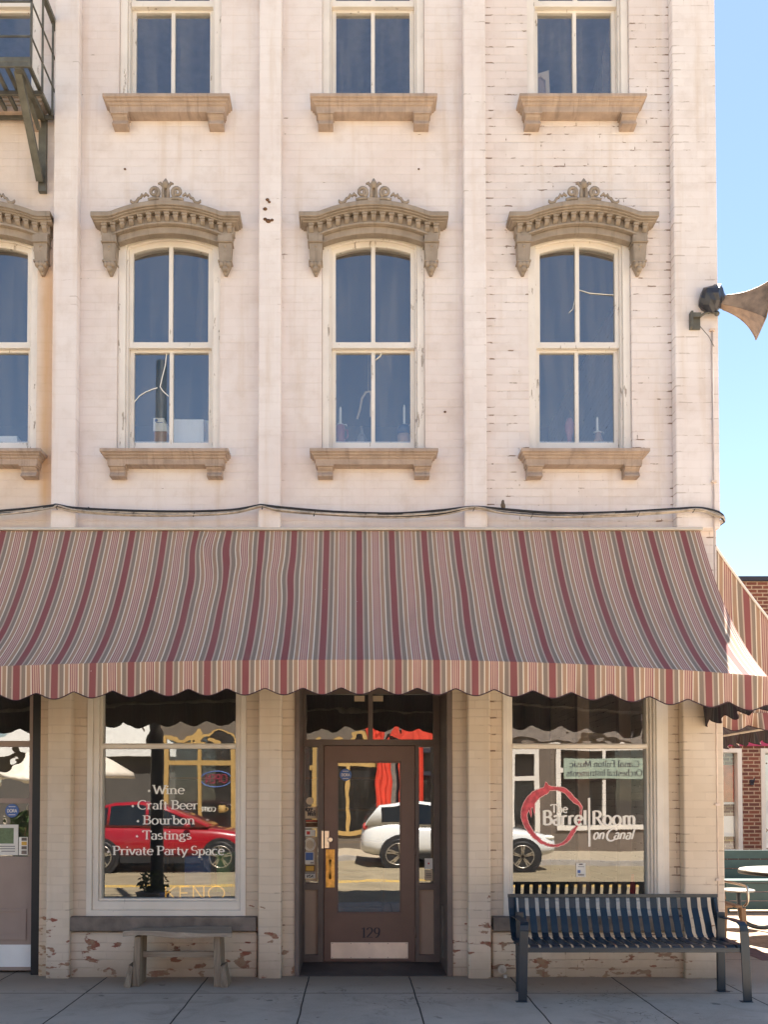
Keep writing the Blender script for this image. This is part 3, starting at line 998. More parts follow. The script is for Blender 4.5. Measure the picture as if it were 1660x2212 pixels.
def sill_mesh(cx, z):
    mb = MB()
    lev = [(0, .574, -.172), (-.040, .574, -.172), (-.046, .558, -.152), (-.066, .556, -.150), (-.072, .540, -.130), (-.094, .538, -.128),
           (-.102, .524, -.112), (-.168, .522, -.110)]
    lev = [(a * .74, b_, c_) for a, b_, c_ in lev]
    rings = [[(cx - h, yf, z + dz), (cx + h, yf, z + dz), (cx + h, .02, z + dz), (cx - h, .02, z + dz)] for dz, h, yf in lev]
    rings.reverse()
    mb.loft(rings, smooth=False)
    for s in (-1, 1):
        xa, xb = sorted((cx + s * .368, cx + s * .505))
        mb.box(xa - .010, xb + .010, -.118, .02, z - .142, z - .1248)
        lv = [(-.1962, -.105), (-.215, -.094), (-.235, -.072), (-.255, -.075), (-.275, -.094), (-.288, -.094), (-.292, -.100), (-.302, -.100)]
        lv = [(-.1422 + (a + .1962) * .80, b_) for a, b_ in lv]
        rr = [[(xa, yf, z + dz), (xb, yf, z + dz), (xb, .02, z + dz), (xa, .02, z + dz)] for dz, yf in lv]
        rr.reverse()
        mb.loft(rr, smooth=False)
    return mb


def sash_window():
    cx, c = WX[1], 807
    mb = MB()
    zi = AZ(c, 522, .09) - .0645
    mb.plate(arched(cx - HW + .002, cx + HW - .002, ZS + .001, SPR - .001, RISE - .001),
             [arched(cx - .402, cx + .402, ZS + .05, zi + .01, .082)], .030, .16)
    mb.plate(arched(cx - .4015, cx + .4015, ZS + .0505, zi + .0095, .0815),
             [arched(cx - .384, cx + .384, ZS + .06, zi - .012, .078)], .062, .17)
    win = mb.build('window', MAT['casing'], bld, bevel=.006)
    # upper sash
    ze, zc = AZ(c, 551, .11), AZ(c, 537, .11)
    zmr0, zmr1 = AZ(c, 752, .085), AZ(c, 739, .085)
    mb = MB()
    hl = arched(cx - .346, cx - .019, zmr1, ze, 0)[:2]
    rs = zc - ze

    def half_arch(xa, xb):
        pts = [(xa, zmr1), (xb, zmr1)]
        for i in range(9):
            x = xb + (xa - xb) * i / 8
            pts.append((x, ze + rs * (1 - ((x - cx) / .346) ** 2)))
        return pts
    mb.plate(arched(cx - .3835, cx + .3835, zmr0, zi - .013, .0775), [half_arch(cx - .346, cx - .019), half_arch(cx + .019, cx + .346)], .088, .130)
    mb.build('upper_sash', MAT['casing'], win, bevel=.004)
    mb = MB()
    zt = AZ(c, 763, .14)
    zg = AZ(c, 957, .14)
    mb.plate(rect(cx - .3835, cx + .3835, ZS + .061, zmr1 - .004), [rect(cx - .345, cx - .018, zg, zt), rect(cx + .018, cx + .345, zg, zt)], .1325, .172)
    mb.build('lower_sash', MAT['casing'], win, bevel=.004)
    mb = MB()
    for xa, xb in ((cx - .35, cx - .015), (cx + .015, cx + .35)):
        t = random.uniform(-.003, .003)
        mb.face([(xa, .112 + t, zmr1 - .01), (xb, .112 - t, zmr1 - .01), (xb, .112 - t, zc + .01), (xa, .112 + t, zc + .01)])
        mb.face([(xa, .155, zg - .01), (xb, .155, zg - .01), (xb, .155, zt + .01), (xa, .155, zt + .01)])
    mb.build('pane', MAT['glass_up'], win)
    sill_mesh(cx, ZS).build('sill', MAT['stone'], win, bevel=.005)
    mb = MB()
    mb.box(cx - .46, cx + .46, .175, .42, ZS + .02, AZ(c, 962, .26))
    mb.build('stool', MAT['casing'], win)
    mb = MB()
    zt = hood_parts(mb, cx)
    mb.build('hood', MAT['hoodstone'], win, bevel=.006)
    mb = MB()
    crest_parts(mb, cx, zt + .012)
    mb.build('crest_ornament', MAT['hoodstone'], win)
    return win


win = sash_window()
WINS = {(1, 0): win}
for i, cx in enumerate(WX + [WXL]):
    for r, dz in enumerate((0.0, DZ3)):
        if (i, r) == (1, 0):
            continue
        w = copy_tree(win, bld)
        w.location = (cx - WX[1], 0, dz)
        WINS[(i, r)] = w
# the window in the neighbouring bay: its hood and sill stop against the pilaster
xcut = AX(108.5, 1140, -.1) - .002
for r in (0, 1):
    for ch in [k for k in bpy.data.objects if k.parent is WINS[(3, r)] and k.name.split('.')[0] in ('hood', 'sill')]:
        ch.data = ch.data.copy()
        bm = bmesh.new()
        bm.from_mesh(ch.data)
        xc = xcut - (WXL - WX[1])
        if ch.name.startswith('hood'):
            bmesh.ops.bisect_plane(bm, geom=bm.verts[:] + bm.edges[:] + bm.faces[:], plane_co=(xc, 0, 0), plane_no=(1, 0, 0), clear_outer=True)
        bm.to_mesh(ch.data)
        bm.free()


# ------------------------------------------------------------------ shop windows
def shop_window(w, steps):
    x0, x1 = w['x0'] + .001, w['x1'] - .001
    o0, o1 = AX(w['op'][0], 1800, .06), AX(w['op'][1], 1800, .06)
    zo = AZ(400, w['vop'], .06)
    mb = MB()
    mb.plate(rect(x0, x1, w['zb'] + .001, ZTOP - .001), [rect(x0 + .050, x1 - .050 - steps, w['zb'] + .055, ZTOP - .06)], -.012, .14)
    if steps:
        mb.box(x1 - .030 - steps, x1 - .018 - steps * .4, -.030, -.0125, w['zb'] + .06, ZTOP - .06)
    mb.plate(rect(x0 + .0505, x1 - .0505 - steps, w['zb'] + .0555, ZTOP - .0605), [rect(o0 - .022, o1 + .022, zo - .022, ZTOP - .12)], .014, .135)
    fr = mb.build('shop_window', MAT['shopwhite'], bld, bevel=.006)
    mb = MB()
    mb.plate(rect(o0 - .0215, o1 + .0215, zo - .0215, ZTOP - .1205), [rect(o0, o1, zo, ZTOP - .14)], .045, .130)
    zm0, zm1 = AZ(400, 1617, .06), AZ(400, 1606, .06)
    mb.box(o0 - .002, o1 + .002, .048, .128, zm0, zm1)
    mb.box(o0 - .002, o1 + .002, .030, .0478, zm0 + .012, zm1 - .010)
    mb.build('glazing_bar', MAT['shopwhite'], fr, bevel=.004)
    mb = MB()
    mb.face([(o0 - .01, .100, zo - .01), (o1 + .01, .100, zo - .01), (o1 + .01, .100, zm0 + .01), (o0 - .01, .100, zm0 + .01)])
    mb.build('pane', MAT['glass_shop'], fr)
    mb = MB()
    mb.face([(o0 - .01, .098, zm1 - .01), (o1 + .01, .104, zm1 - .01), (o1 + .01, .104, ZTOP - .13), (o0 - .01, .098, ZTOP - .13)])
    mb.build('transom_pane', MAT['glass_wavy'], fr)
    return fr


shop_l = shop_window(SW_L, 0.0)
shop_r = shop_window(SW_R, 0.085)
YL = .096
H18 = 18.0 / 236.5
for txt, ua, ub, vb, ubul in (('Wine', 331, 399, 1714.7, 322), ('Craft Beer', 297, 428, 1747.7, 287), ('Bourbon', 309, 421.5, 1780.2, 298),
                              ('Tastings', 308, 413.5, 1812.7, 296), ('Private Party Space', 243.5, 485.5, 1846.2, 234)):
    mb = MB()
    L = Letters(mb, YL, .20, .085)
    L.fit(txt, AX(ua, vb, YL), AX(ub, vb, YL), AZ(400, vb, YL), H18 * 1.04)
    cx, cz = AX(ubul, vb, YL), AZ(400, vb - 6.5, YL)
    q = .0135
    mb.face([(cx - q, YL, cz), (cx, YL, cz - q), (cx + q, YL, cz), (cx, YL, cz + q)])
    mb.build('lettering', MAT['vinyl'], shop_l)


# wine-glass ring logo and shop name on the right window
def LG(x, y): return (1660 + x / 3.773) / 1.506, (2500 + y / 3.773) / 1.506
def LGX(x, y, yy=YL):
    u, v = LG(x, y)
    return at(u, v, yy)


def ring_poly(mb, y, grow, mi):
    """irregular brush ring; (angle deg, outer radius, inner radius) in lettering-plan units"""
    key = [(0, 352, 338), (15, 372, 352), (28, 352, 300), (38, 335, 282), (50, 342, 290), (65, 350, 298), (80, 342, 300), (92, 338, 298), (98, 352, 290), (102, 418, 275),
           (108, 352, 262), (118, 350, 258), (130, 370, 262), (145, 378, 262), (158, 388, 258), (170, 392, 302), (180, 394, 325), (195, 385, 322), (210, 375, 318), (225, 372, 322),
           (240, 378, 338), (255, 388, 358), (268, 398, 368), (280, 398, 372), (292, 392, 362), (305, 375, 325), (318, 352, 302), (328, 338, 312), (340, 345, 330), (352, 348, 336), (360, 352, 338)]
    cx, cy = 528, 562
    pts = []
    n = 150
    rnd = random.Random(3)
    for i in range(n + 1):
        a = 360.0 * i / n
        for (a0, o0, i0), (a1, o1, i1) in zip(key[:-1], key[1:]):
            if a0 <= a <= a1:
                t = (a - a0) / (a1 - a0)
                break
        j1, j2 = rnd.uniform(-5, 5), rnd.uniform(-4, 4)
        pts.append((a, o0 + (o1 - o0) * t + j1 + grow, i0 + (i1 - i0) * t + j2 - grow))
    vo, vi = [], []
    for a, ro, ri in pts:
        for rr, lst in ((ro, vo), (ri, vi)):
            px, pz = LGX(cx + rr * .99 * math.cos(R(a)), cy - rr * math.sin(R(a)), y)
            lst.append(mb.bm.verts.new((px, y, pz)))
    for k in range(n):
        mb.bm.faces.new([vi[k], vi[k + 1], vo[k + 1], vo[k]]).material_index = mi
    # drip strokes on the inside left
    for (xa, ya, xb, yb, w) in ((240, 470, 262, 600, 16), (285, 400, 300, 575, 16)):
        w += grow
        p = [LGX(xa - w, ya, y), LGX(xb, yb + grow, y), LGX(xb + w * .5, yb - 40, y), LGX(xa + w, ya, y)]
        mb.face([(q[0], y - .0002, q[1]) for q in p], mi)


mb = MB()
ring_poly(mb, YL + .0012, 7, 0)
mb.build('ring_outline', MAT['logopink'], shop_r)
mb = MB()
ring_poly(mb, YL - .0004, -1, 0)
mb.build('wine_ring', MAT['logored'], shop_r)
mb = MB()
YT = YL - .004
L = Letters(mb, YT, .215, .12, serif=False)
capB = abs(LGX(0, 515, YT)[1] - LGX(0, 690, YT)[1])
L.fit('Barrel', LGX(400, 690, YT)[0], LGX(950, 690, YT)[0], LGX(0, 690, YT)[1], capB)
L.fit('Room', LGX(1008, 690, YT)[0], LGX(1552, 690, YT)[0], LGX(0, 690, YT)[1], capB * .97)
L = Letters(mb, YT, .20, .13, serif=False)
L.fit('The', LGX(503, 540, YT)[0], LGX(712, 540, YT)[0], LGX(0, 540, YT)[1], abs(LGX(0, 440, YT)[1] - LGX(0, 540, YT)[1]))
L = Letters(mb, YT, .20, .13, serif=False, shear=.28)
hc = abs(LGX(0, 735, YT)[1] - LGX(0, 865, YT)[1])
L.fit('on', LGX(1015, 865, YT)[0], LGX(1155, 865, YT)[0], LGX(0, 865, YT)[1], hc * .92)
L.fit('C', LGX(1165, 880, YT)[0], LGX(1300, 880, YT)[0], LGX(0, 885, YT)[1], hc * 1.12)
L.fit('anal', LGX(1270, 865, YT)[0], LGX(1515, 865, YT)[0], LGX(0, 865, YT)[1], hc * .92)
px = LGX(958, 360, YT), LGX(990, 958, YT)
mb.box(px[0][0], px[1][0], YT - .001, YT + .0005, px[1][1], px[0][1])
mb.build('lettering', MAT['vinyl'], shop_r)
# notice taped inside the right window
def card(parent, name, u0, u1, v0, v1, y, mats, lines=(), extra=None):
    mb = MB()
    x0, x1, z0, z1 = AX(u0, v1, y), AX(u1, v1, y), AZ(765, v1, y), AZ(765, v0, y)
    mb.box(x0, x1, y, y + .0015, z0, z1)
    for (a0, a1, b0, b1, mi) in lines:
        mb.box(x0 + (x1 - x0) * a0, x0 + (x1 - x0) * a1, y - .0012, y - .0002, z1 - (z1 - z0) * b1, z1 - (z1 - z0) * b0, mi)
    if extra:
        extra(mb, x0, x1, z0, z1)
    return mb.build(name, mats, parent)


card(shop_r, 'notice', 1245.5, 1266, 1864, 1894, .094, [MAT['paper'], MAT['ink'], MAT['blue']],
     [(.3, .7, .05, .12, 1), (.15, .45, .50, .72, 2), (.2, .85, .8, .84, 1), (.2, .85, .88, .91, 1), (.2, .85, .25, .28, 1)])

# ------------------------------------------------------------------ recessed entrance
YD = 0.60
mb = MB()
o0, o1 = AX(647, 1800, -.02), AX(966, 1800, -.02)
for xa, xb in ((DX0 + .001, o0), (o1, DX1 - .001)):
    mb.box(xa, xb, -.025, YD + .12, -.015, ZTOP - .002)
mb.box(o0 + .0005, o1 - .0005, -.02, YD + .12, AZ(800, 1466, YD), ZTOP - .004)
entr = mb.build('entrance_frame', MAT['brown'], bld, bevel=.008)
mb = MB()
mb.box(o0 - .02, o1 + .02, -.03, YD + .2, -.10, .006)
mb.build('entrance_step', MAT['concrete_floor'], entr)
# screen: transom lights, sidelights and panels around the door
t0, t1 = AZ(800, 1597, YD), AZ(800, 1499, YD)
d0, d1 = AX(700, 1800, YD), AX(897, 1800, YD)
zd = AZ(800, 1610, YD)
mb = MB()
sl0, sl1 = AX(659, 1800, YD), AX(687, 1800, YD)
sr0, sr1 = AX(906, 1800, YD), AX(938, 1800, YD)
tl0, tl1 = AX(661, 1550, YD), AX(796, 1550, YD)
tr0, tr1 = AX(806, 1550, YD), AX(937, 1550, YD)
zs0, zs1 = AZ(800, 1908, YD), AZ(800, 1613, YD)
zp0, zp1 = AZ(800, 2062, YD), AZ(800, 1922, YD)
outer = rect(o0 + .001, o1 - .001, .010, AZ(800, 1466, YD) - .001)
hl = [rect(tl0, tl1, t0, t1), rect(tr0, tr1, t0, t1), rect(sl0, sl1, zs0, zs1), rect(sr0, sr1, zs0, zs1),
      rect(sl0, sl1, zp0, zp1), rect(sr0, sr1, zp0, zp1), rect(d0 - .004, d1 + .004, .012, zd)]
mb.plate(outer, hl, YD, YD + .08)
mb.build('entrance_screen', MAT['brown'], entr, bevel=.008)
for xa, xb in ((sl0, sl1), (sr0, sr1)):
    mb = MB()
    mb.box(xa + .001, xb - .001, YD + .03, YD + .06, zp0 + .001, zp1 - .001)
    mb.build('lower_panel', MAT['panel'], entr)
mb = MB()
mb.face([(sl0, YD + .052, zs0), (sl1, YD + .050, zs0), (sl1, YD + .050, zs1), (sl0, YD + .052, zs1)])
mb.build('sidelight_pane', MAT['glass_shop'], entr)
mb = MB()
mb.face([(sr0, YD + .050, zs0), (sr1, YD + .053, zs0), (sr1, YD + .053, zs1), (sr0, YD + .050, zs1)])
mb.build('sidelight_pane', MAT['glass_shop'], entr)
mb = MB()
mb.face([(tl0, YD + .050, t0), (tl1, YD + .052, t0), (tl1, YD + .052, t1), (tl0, YD + .050, t1)])
mb.face([(tr0, YD + .052, t0), (tr1, YD + .050, t0), (tr1, YD + .050, t1), (tr0, YD + .052, t1)])
mb.build('transom_pane', MAT['glass_wavy'], entr)
mb = MB()
xw = AX(955, 2000, .3)
mb.box(o1 - .012, o1 - .002, .25, .42, AZ(800, 2066, .3), AZ(800, 1955, .3))
mb.build('mail_slot_plate', MAT['sillstone'], entr)
# stickers and labels
YS = YD + .046
card(entr, 'label', 766, 788, 1503, 1515, YS, [MAT['paper_tan']])
card(entr, 'label', 805.5, 828, 1503, 1515, YS, [MAT['paper_tan']])
mb = MB()
mb.disc(AX(669.5, 1730, YS), AZ(800, 1730, YS), YS, 8 / 222)
mb.build('sticker', MAT['paper_tan'], entr)


def wifi(mb, x0, x1, z0, z1):
    l = Letters(mb, z0 * 0 + YS - .004, .17, .15, serif=False, shear=.1, mi=1)
    l.fit('More', x0 + .012, x0 + .095, z0 + .070, .050)
    l.fit('Wifi', x0 + .045, x1 - .018, z0 + .026, .050)


card(entr, 'wifi_sign', 654, 686, 1742.4, 1768, YS, [MAT['paper_tan'], MAT['ink'], MAT['redprint']], extra=wifi)
card(entr, 'sticker', 661, 686, 1770.5, 1786, YS, [MAT['rust'], MAT['redprint'], MAT['paper_tan']], [(0, 1, .1, .22, 1), (0, 1, .34, .42, 2)])
card(entr, 'sticker', 656, 686, 1786.5, 1789, YS, [MAT['paper']])
card(entr, 'sticker', 658, 682, 1792, 1806, YS, [MAT['paper'], MAT['redprint']], [(.2, .5, .25, .75, 1)])
card(entr, 'sheet', 660.5, 686, 1807, 1904, YS + .003, [MAT['paper_tan']])
mb = MB()
c_ = (AX(669.5, 1824, YS), AZ(800, 1824, YS))
mb.tube([(c_[0] + .052 * math.cos(2 * math.pi * k / 28), YS, c_[1] + .058 * math.sin(2 * math.pi * k / 28)) for k in range(28)], .006, 6, closed=True)
mb.tube([(c_[0] + .040 * math.cos(2 * math.pi * k / 28), YS, c_[1] + .046 * math.sin(2 * math.pi * k / 28)) for k in range(28)], .003, 6, closed=True)
mb.build('ring_sticker', MAT['vinyl'], entr)
card(entr, 'card_sticker', 659, 678.6, 1840, 1866, YS, [MAT['paper'], MAT['blue'], MAT['sillstone']], [(.08, .92, .05, .68, 1), (.6, .95, .86, .94, 2)])
card(entr, 'card_sticker', 659, 680.6, 1868.5, 1882.5, YS, [MAT['rust'], MAT['yellowprint']], [(.1, .9, .14, .86, 1)])


def visa(mb, x0, x1, z0, z1):
    Letters(mb, YS - .004, .2, .16, serif=False, shear=.25, mi=1).fit('VISA', x0 + .015, x1 - .025, z0 + .016, .030)


card(entr, 'card_sticker', 658, 682, 1884, 1899, YS, [MAT['paper'], MAT['ink'], MAT['yellowprint']], [(.05, .95, .03, .18, 1), (.0, 1, .90, 1.0, 2)], extra=visa)
card(entr, 'notice', 918, 935, 1854, 1877, YS, [MAT['paper'], MAT['redprint']], [(.4, .6, .4, .55, 1)])
card(entr, 'notice', 918, 935, 1878.5, 1902, YS, [MAT['paper_tan'], MAT['ink']], [(.15, .85, .35, .40, 1), (.15, .85, .5, .55, 1), (.15, .85, .65, .7, 1)])

# door leaf
g0, g1 = AX(728, 1800, YD), AX(867, 1800, YD)
gz0, gz1 = AZ(800, 1973, YD), AZ(800, 1645, YD)
mb = MB()
mb.plate(rect(d0, d1, .014, zd - .004), [rect(g0, g1, gz0, gz1)], YD + .008, YD + .052)
door = mb.build('entrance_door', MAT['door'], bld, bevel=.005)
mb = MB()
mb.face([(g0 - .005, YD + .034, gz0 - .005), (g1 + .005, YD + .030, gz0 - .005), (g1 + .005, YD + .030, gz1 + .005), (g0 - .005, YD + .034, gz1 + .005)])
mb.build('pane', MAT['glass_door'], door)
mb = MB()
mb.plate(rect(g0 - .002, g1 + .002, gz0 - .002, gz1 + .002), [rect(g0 + .012, g1 - .012, gz0 + .012, gz1 - .012)], YD + .014, YD + .028)
mb.build('glazing_bead', MAT['door'], door, bevel=.003)
mb = MB()
kx0, kx1, kz0, kz1 = AX(715, 2050, YD), AX(882, 2050, YD), AZ(800, 2070, YD), AZ(800, 2035.5, YD)
mb.box(kx0, kx1, YD + .003, YD + .0075, kz0, kz1)
kp = mb.build('kick_plate', MAT['steelbrass'], door, bevel=.001)
for i in range(5):
    for zz in (kz0 + .01, kz1 - .01):
        mb = MB()
        mb.ball(Vector((kx0 + .015 + (kx1 - kx0 - .03) * i / 4, YD + .003, zz)), .004, .002, .004, 6, 4)
        mb.build('screw', MAT['ink'], door)
mb = MB()
YN = YD + .004
Letters(mb, YN, .17, .055).fit('129', AX(779.5, 2025, YN), AX(823, 2025, YN), AZ(800, 2025, YN), 21.5 / 223)
mb.build('house_number', MAT['ink'], door)
mb = MB()
mb.box(AX(704, 1870, YD), AX(723.5, 1870, YD), YD + .002, YD + .0075, AZ(800, 1917, YD), AZ(800, 1834.5, YD))
pp = mb.build('pull_plate', MAT['brass'], door, bevel=.002)
mb = MB()
hx = AX(713.8, 1870, YD)
mb.tube([(hx, YD + .004, AZ(800, 1858, YD)), (hx, YD - .020, AZ(800, 1862, YD)), (hx, YD - .034, AZ(800, 1870, YD)), (hx, YD - .034, AZ(800, 1884, YD)), (hx, YD - .020, AZ(800, 1892, YD)), (hx, YD + .004, AZ(800, 1896, YD))],
        [.013, .010, .006, .006, .011, .015], 8)
mb.build('pull_handle', MAT['brass'], door)
mb = MB()
mb.box(AX(701.5, 1810, YD), AX(711, 1810, YD), YD - .006, YD + .0075, AZ(800, 1832, YD), AZ(800, 1794.5, YD))
mb.box(AX(694.5, 1810, YD), AX(699.3, 1810, YD), YD - .006, YD - .0005, AZ(800, 1832.5, YD), AZ(800, 1794, YD))
lk = mb.build('lock_plate', MAT['chrome'], door, bevel=.002)
mb = MB()
kc = Vector((AX(713.5, 1813, YD), YD - .004, AZ(800, 1813.5, YD)))
mb.tube([kc + Vector((0, .012, 0)), kc + Vector((0, -.012, 0)), kc + Vector((0, -.014, 0))], [.026, .026, .020], 18)
mb.build('deadbolt', MAT['chrome'], door)
for zz in (AZ(800, 1668, YD), AZ(800, 1838, YD), AZ(800, 2015, YD)):
    mb = MB()
    mb.tube([(d1 + .002, YD - .004, zz - .045), (d1 + .002, YD - .004, zz + .045)], .008, 8)
    mb.build('hinge', MAT['taupe_dark'], door)


def round_sticker(parent, u, v, y, r):
    mb = MB()
    cx, cz = AX(u, v, y), AZ(800, v, y)
    mb.disc(cx, cz, y, r, n=32)
    l = Letters(mb, y - .003, .20, .20, serif=False, mi=1)
    l.fit('DORA', cx - r * .72, cx + r * .72, cz - r * .24, r * .46)
    for s in (-1, 1):
        mb.box(cx - r * .5, cx + r * .5, y - .0015, y - .0005, cz + s * r * .60 - r * .05, cz + s * r * .60 + r * .05, 1)
    return mb.build('round_sticker', [MAT['blue'], MAT['paper']], parent)


round_sticker(door, 747, 1673.5, YD + .026, .058)

# ------------------------------------------------------------------ taupe door of the neighbouring shop (left edge)
YLD = .14
lx1 = LX1 - .002
mb = MB()
xg1 = AX(63, 1650, YLD)
xs1 = AX(77, 1800, YLD)
xg0 = xg1 - .62
zq = [AZ(60, v, YLD) for v in (1500, 1600, 1613, 1724, 1735, 1850)]
zbot = .02
mb.plate(rect(xg0 - .12, xs1, zbot, ZTOP - .05), [rect(xg0, xg1, zq[1], ZTOP - .16), rect(xg0, xg1, zq[3], zq[2]), rect(xg0, xg1, zq[5], zq[4])], YLD, YLD + .05)
ldoor = mb.build('side_door', MAT['taupe'], bld, bevel=.005)
mb = MB()
for za, zb_ in ((zq[1], ZTOP - .16), (zq[3], zq[2]), (zq[5], zq[4])):
    mb.face([(xg0, YLD + .028, za), (xg1, YLD + .032, za), (xg1, YLD + .032, zb_), (xg0, YLD + .028, zb_)])
mb.build('pane', MAT['glass_wavy'], ldoor)
mb = MB()
za, zb_ = AZ(60, 2030, YLD), AZ(60, 1962, YLD)
mb.plate(rect(xg0, xg1 - .01, za, zb_), [rect(xg0 + .02, xg1 - .06, za + .05, zb_ - .03)], YLD - .010, YLD - .0002)
mb.build('raised_panel', MAT['taupe'], ldoor, bevel=.004)
mb = MB()
mb.box(xg0 - .08, xs1 - .015, YLD - .004, YLD - .0005, AZ(60, 2088, YLD), AZ(60, 2040, YLD))
mb.build('kick_plate', MAT['whitebox'], ldoor)
mb = MB()
mb.box(xs1 + .002, lx1, YLD - .10, YLD + .09, .0, ZTOP - .01)
mb.build('side_door_jamb', MAT['black'], bld)
round_sticker(ldoor, 26, 1751, YLD + .024, .062)
card(ldoor, 'notice', -6, 39, 1781, 1847, YLD + .022, [MAT['paper'], MAT['greenprint'], MAT['ink'], MAT['vinyl']],
     [(.05, .78, .11, .62, 1), (.1, .85, .70, .72, 2), (.1, .85, .78, .80, 2), (.2, .85, .86, .88, 2)])
card(ldoor, 'notice', 40.5, 59.5, 1808, 1847, YLD + .022, [MAT['vinyl'], MAT['sillstone'], MAT['yellowprint']],
     [(.3, .9, .03, .2, 1), (.3, .9, .25, .45, 2), (.3, .9, .5, .68, 1), (.3, .9, .74, .94, 1)])

# small things fixed to the wall
for (u, v, s) in ((270, 366, .6), (905, 366, .5), (962, 890, .6), (578, 432, .9), (582, 437, .7), (573, 452, 1.0), (580, 478, 1.3), (573, 474, .9), (588, 476, .8)):
    yy = -.103 if 550 < u < 600 else -.003
    mb = MB()
    mb.ball(Vector((AX(u, v, yy), yy, AZ(u, v, yy))), .020 * s, .010, .015 * s, 7, 5)
    mb.build('anchor_scar', MAT['rust'], bld)
mb = MB()
hx, hz = AX(1085, 2093, -.1), AZ(800, 2093, -.1)
mb.tube([(hx, -.02, hz), (hx, -.10, hz)], .018, 10)
mb.tube([(hx - .0, -.10, hz), (hx, -.115, hz)], .038, 14)
mb.tube([(hx + .03, -.09, hz - .05), (hx + .035, -.08, hz - .16)], .016, 8)
mb.build('hose_bib', MAT['cable_grey'], bld, fix=True)
mb = MB()
pts = [(AX(1541, v, -.13), -.125, AZ(800, v, -.13)) for v in (712, 900, 1140)]
xx = pts[0][0]
mb.tube([(xx, -.112, AZ(800, 712, -.12)), (xx, -.109, .02)], .0075, 8)
for v in (712, 1040, 1300, 1738, 1900):
    z = AZ(800, v, -.12)
    mb.box(xx - .022, xx + .022, -.126, -.1005, z - .010, z + .010)
mb.build('conduit', M('painted_pipe', (.70, .58, .50), .7, var=.2), bld)

# objects on the upstairs sills show in their own right ------------------------------------
YI = .232
ZST = AZ(807, 962, .26)


def on_sill(name, label, cat, u, v=950, y=YI, group=None):
    return thing(name, label, cat, (AX(u, v, y), y, ZST), group)


def zat(v, y=YI): return AZ(807, v, y)


def candle(u, v0, v1, label, zbase, y=YI):
    x = AX(u, 900, y)
    t = thing('candle', label, 'candle', (x, y, zbase), 'white taper candles in the upper windows')
    mb = MB()
    zt = zat(v0, y)
    mb.lathe([(.0105, 0), (.012, .03), (.0115, zt - zbase - .03), (.007, zt - zbase - .008), (.001, zt - zbase)], x, y, 12, z0=zbase + .008)
    mb.build('taper', MAT['candle'], t)
    mb = MB()
    mb.lathe([(.034, 0), (.038, .004), (.036, .008)], x, y, 16, z0=zbase)
    mb.tube([(x + .034, y, zbase + .005), (x + .052, y, zbase + .012), (x + .060, y, zbase + .004), (x + .056, y, zbase - .006)], .004, 6)
    mb.build('saucer', MAT['candle'], t)
    return t


x = AX(735, 940, YI)
t = on_sill('mug', 'maroon mug under the left candle in the middle upper window', 'mug', 735)
mb = MB()
hm = zat(920) - ZST
mb.lathe([(.040, 0), (.046, .01), (.046, hm - .01), (.043, hm)], x, YI, 18, z0=ZST)
mb.tube([(x + .044, YI, ZST + hm * .8), (x + .070, YI, ZST + hm * .75), (x + .074, YI, ZST + hm * .4), (x + .046, YI, ZST + hm * .25)], .008, 8)
mb.build('cup_body', MAT['mug'], t)
candle(735.5, 880, 918, 'white candle on a saucer above the maroon mug', ZST + hm + .001)
x = AX(873, 940, YI)
t = on_sill('jar', 'dark blue and tan jar under the right candle in the middle upper window', 'jar', 873)
hm = zat(921) - ZST
mb = MB()
mb.lathe([(.056, 0), (.062, .02), (.060, hm * .5)], x, YI, 18, z0=ZST)
mb.build('jar_base', MAT['tanclay'], t)
mb = MB()
mb.lathe([(.059, hm * .5), (.062, hm * .8), (.052, hm)], x, YI, 18, z0=ZST)
mb.build('jar_top', MAT['bluejar'], t)
candle(874, 876, 920, 'white candle on a saucer above the dark blue jar', ZST + hm + .001)
x = AX(782, 940, YI + .04)
t = on_sill('bottle', 'dusty clear glass bottle on the sill of the middle upper window', 'bottle', 782, y=YI + .04)
mb = MB()
mb.lathe([(.045, 0), (.052, .02), (.050, .06), (.030, .10), (.014, .13), (.012, .17), (.016, .18)], x, YI + .04, 16, z0=ZST)
mb.build('glass_body', M('dusty_glass', (.16, .15, .14), .3, var=.3, scale=20), t)
t = on_sill('ornament', 'pale bent wire ornament hanging behind the middle upper window', 'ornament', 792, y=YI + .1)
mb = MB()
y = YI + .1
mb.tube([(AX(u, v, y), y, AZ(807, v, y)) for u, v in ((772, 905), (778, 885), (782, 862), (790, 848), (800, 846), (803, 858), (801, 885), (801, 900))], .010, 8)
mb.tube([(AX(u, v, y), y, AZ(807, v, y)) for u, v in ((796, 846), (796, 760))], .002, 5)
mb.build('bent_wire', MAT['paper_tan'], t)
x = AX(1231, 940, YI)
t = on_sill('vase', 'mauve bulb vase on the sill of the right upper window', 'vase', 1231)
mb = MB()
hm = zat(905) - ZST
mb.lathe([(.022, 0), (.020, hm * .2), (.044, hm * .55), (.046, hm * .75), (.030, hm * .92), (.024, hm)], x, YI, 16, z0=ZST)
mb.build('vase_body', MAT['pinkclay'], t)
mb = MB()
mb.tube([(x, YI, ZST + hm * .9), (x + .01, YI, ZST + hm * 1.1), (x + .006, YI, ZST + hm * 1.35)], .003, 5)
mb.build('dry_stem', MAT['tanclay'], t)
x = AX(1293, 940, YI)
t = on_sill('candle_holder', 'low tan clay holder under the candle in the right upper window', 'candle holder', 1293)
hm = zat(936) - ZST
mb = MB()
mb.lathe([(.045, 0), (.050, .02), (.032, hm * .6), (.026, hm)], x, YI, 16, z0=ZST)
mb.build('holder_body', MAT['tanclay'], t)
candle(1291, 902, 935, 'white candle in the right upper window beside the mauve vase', ZST + hm + .001)


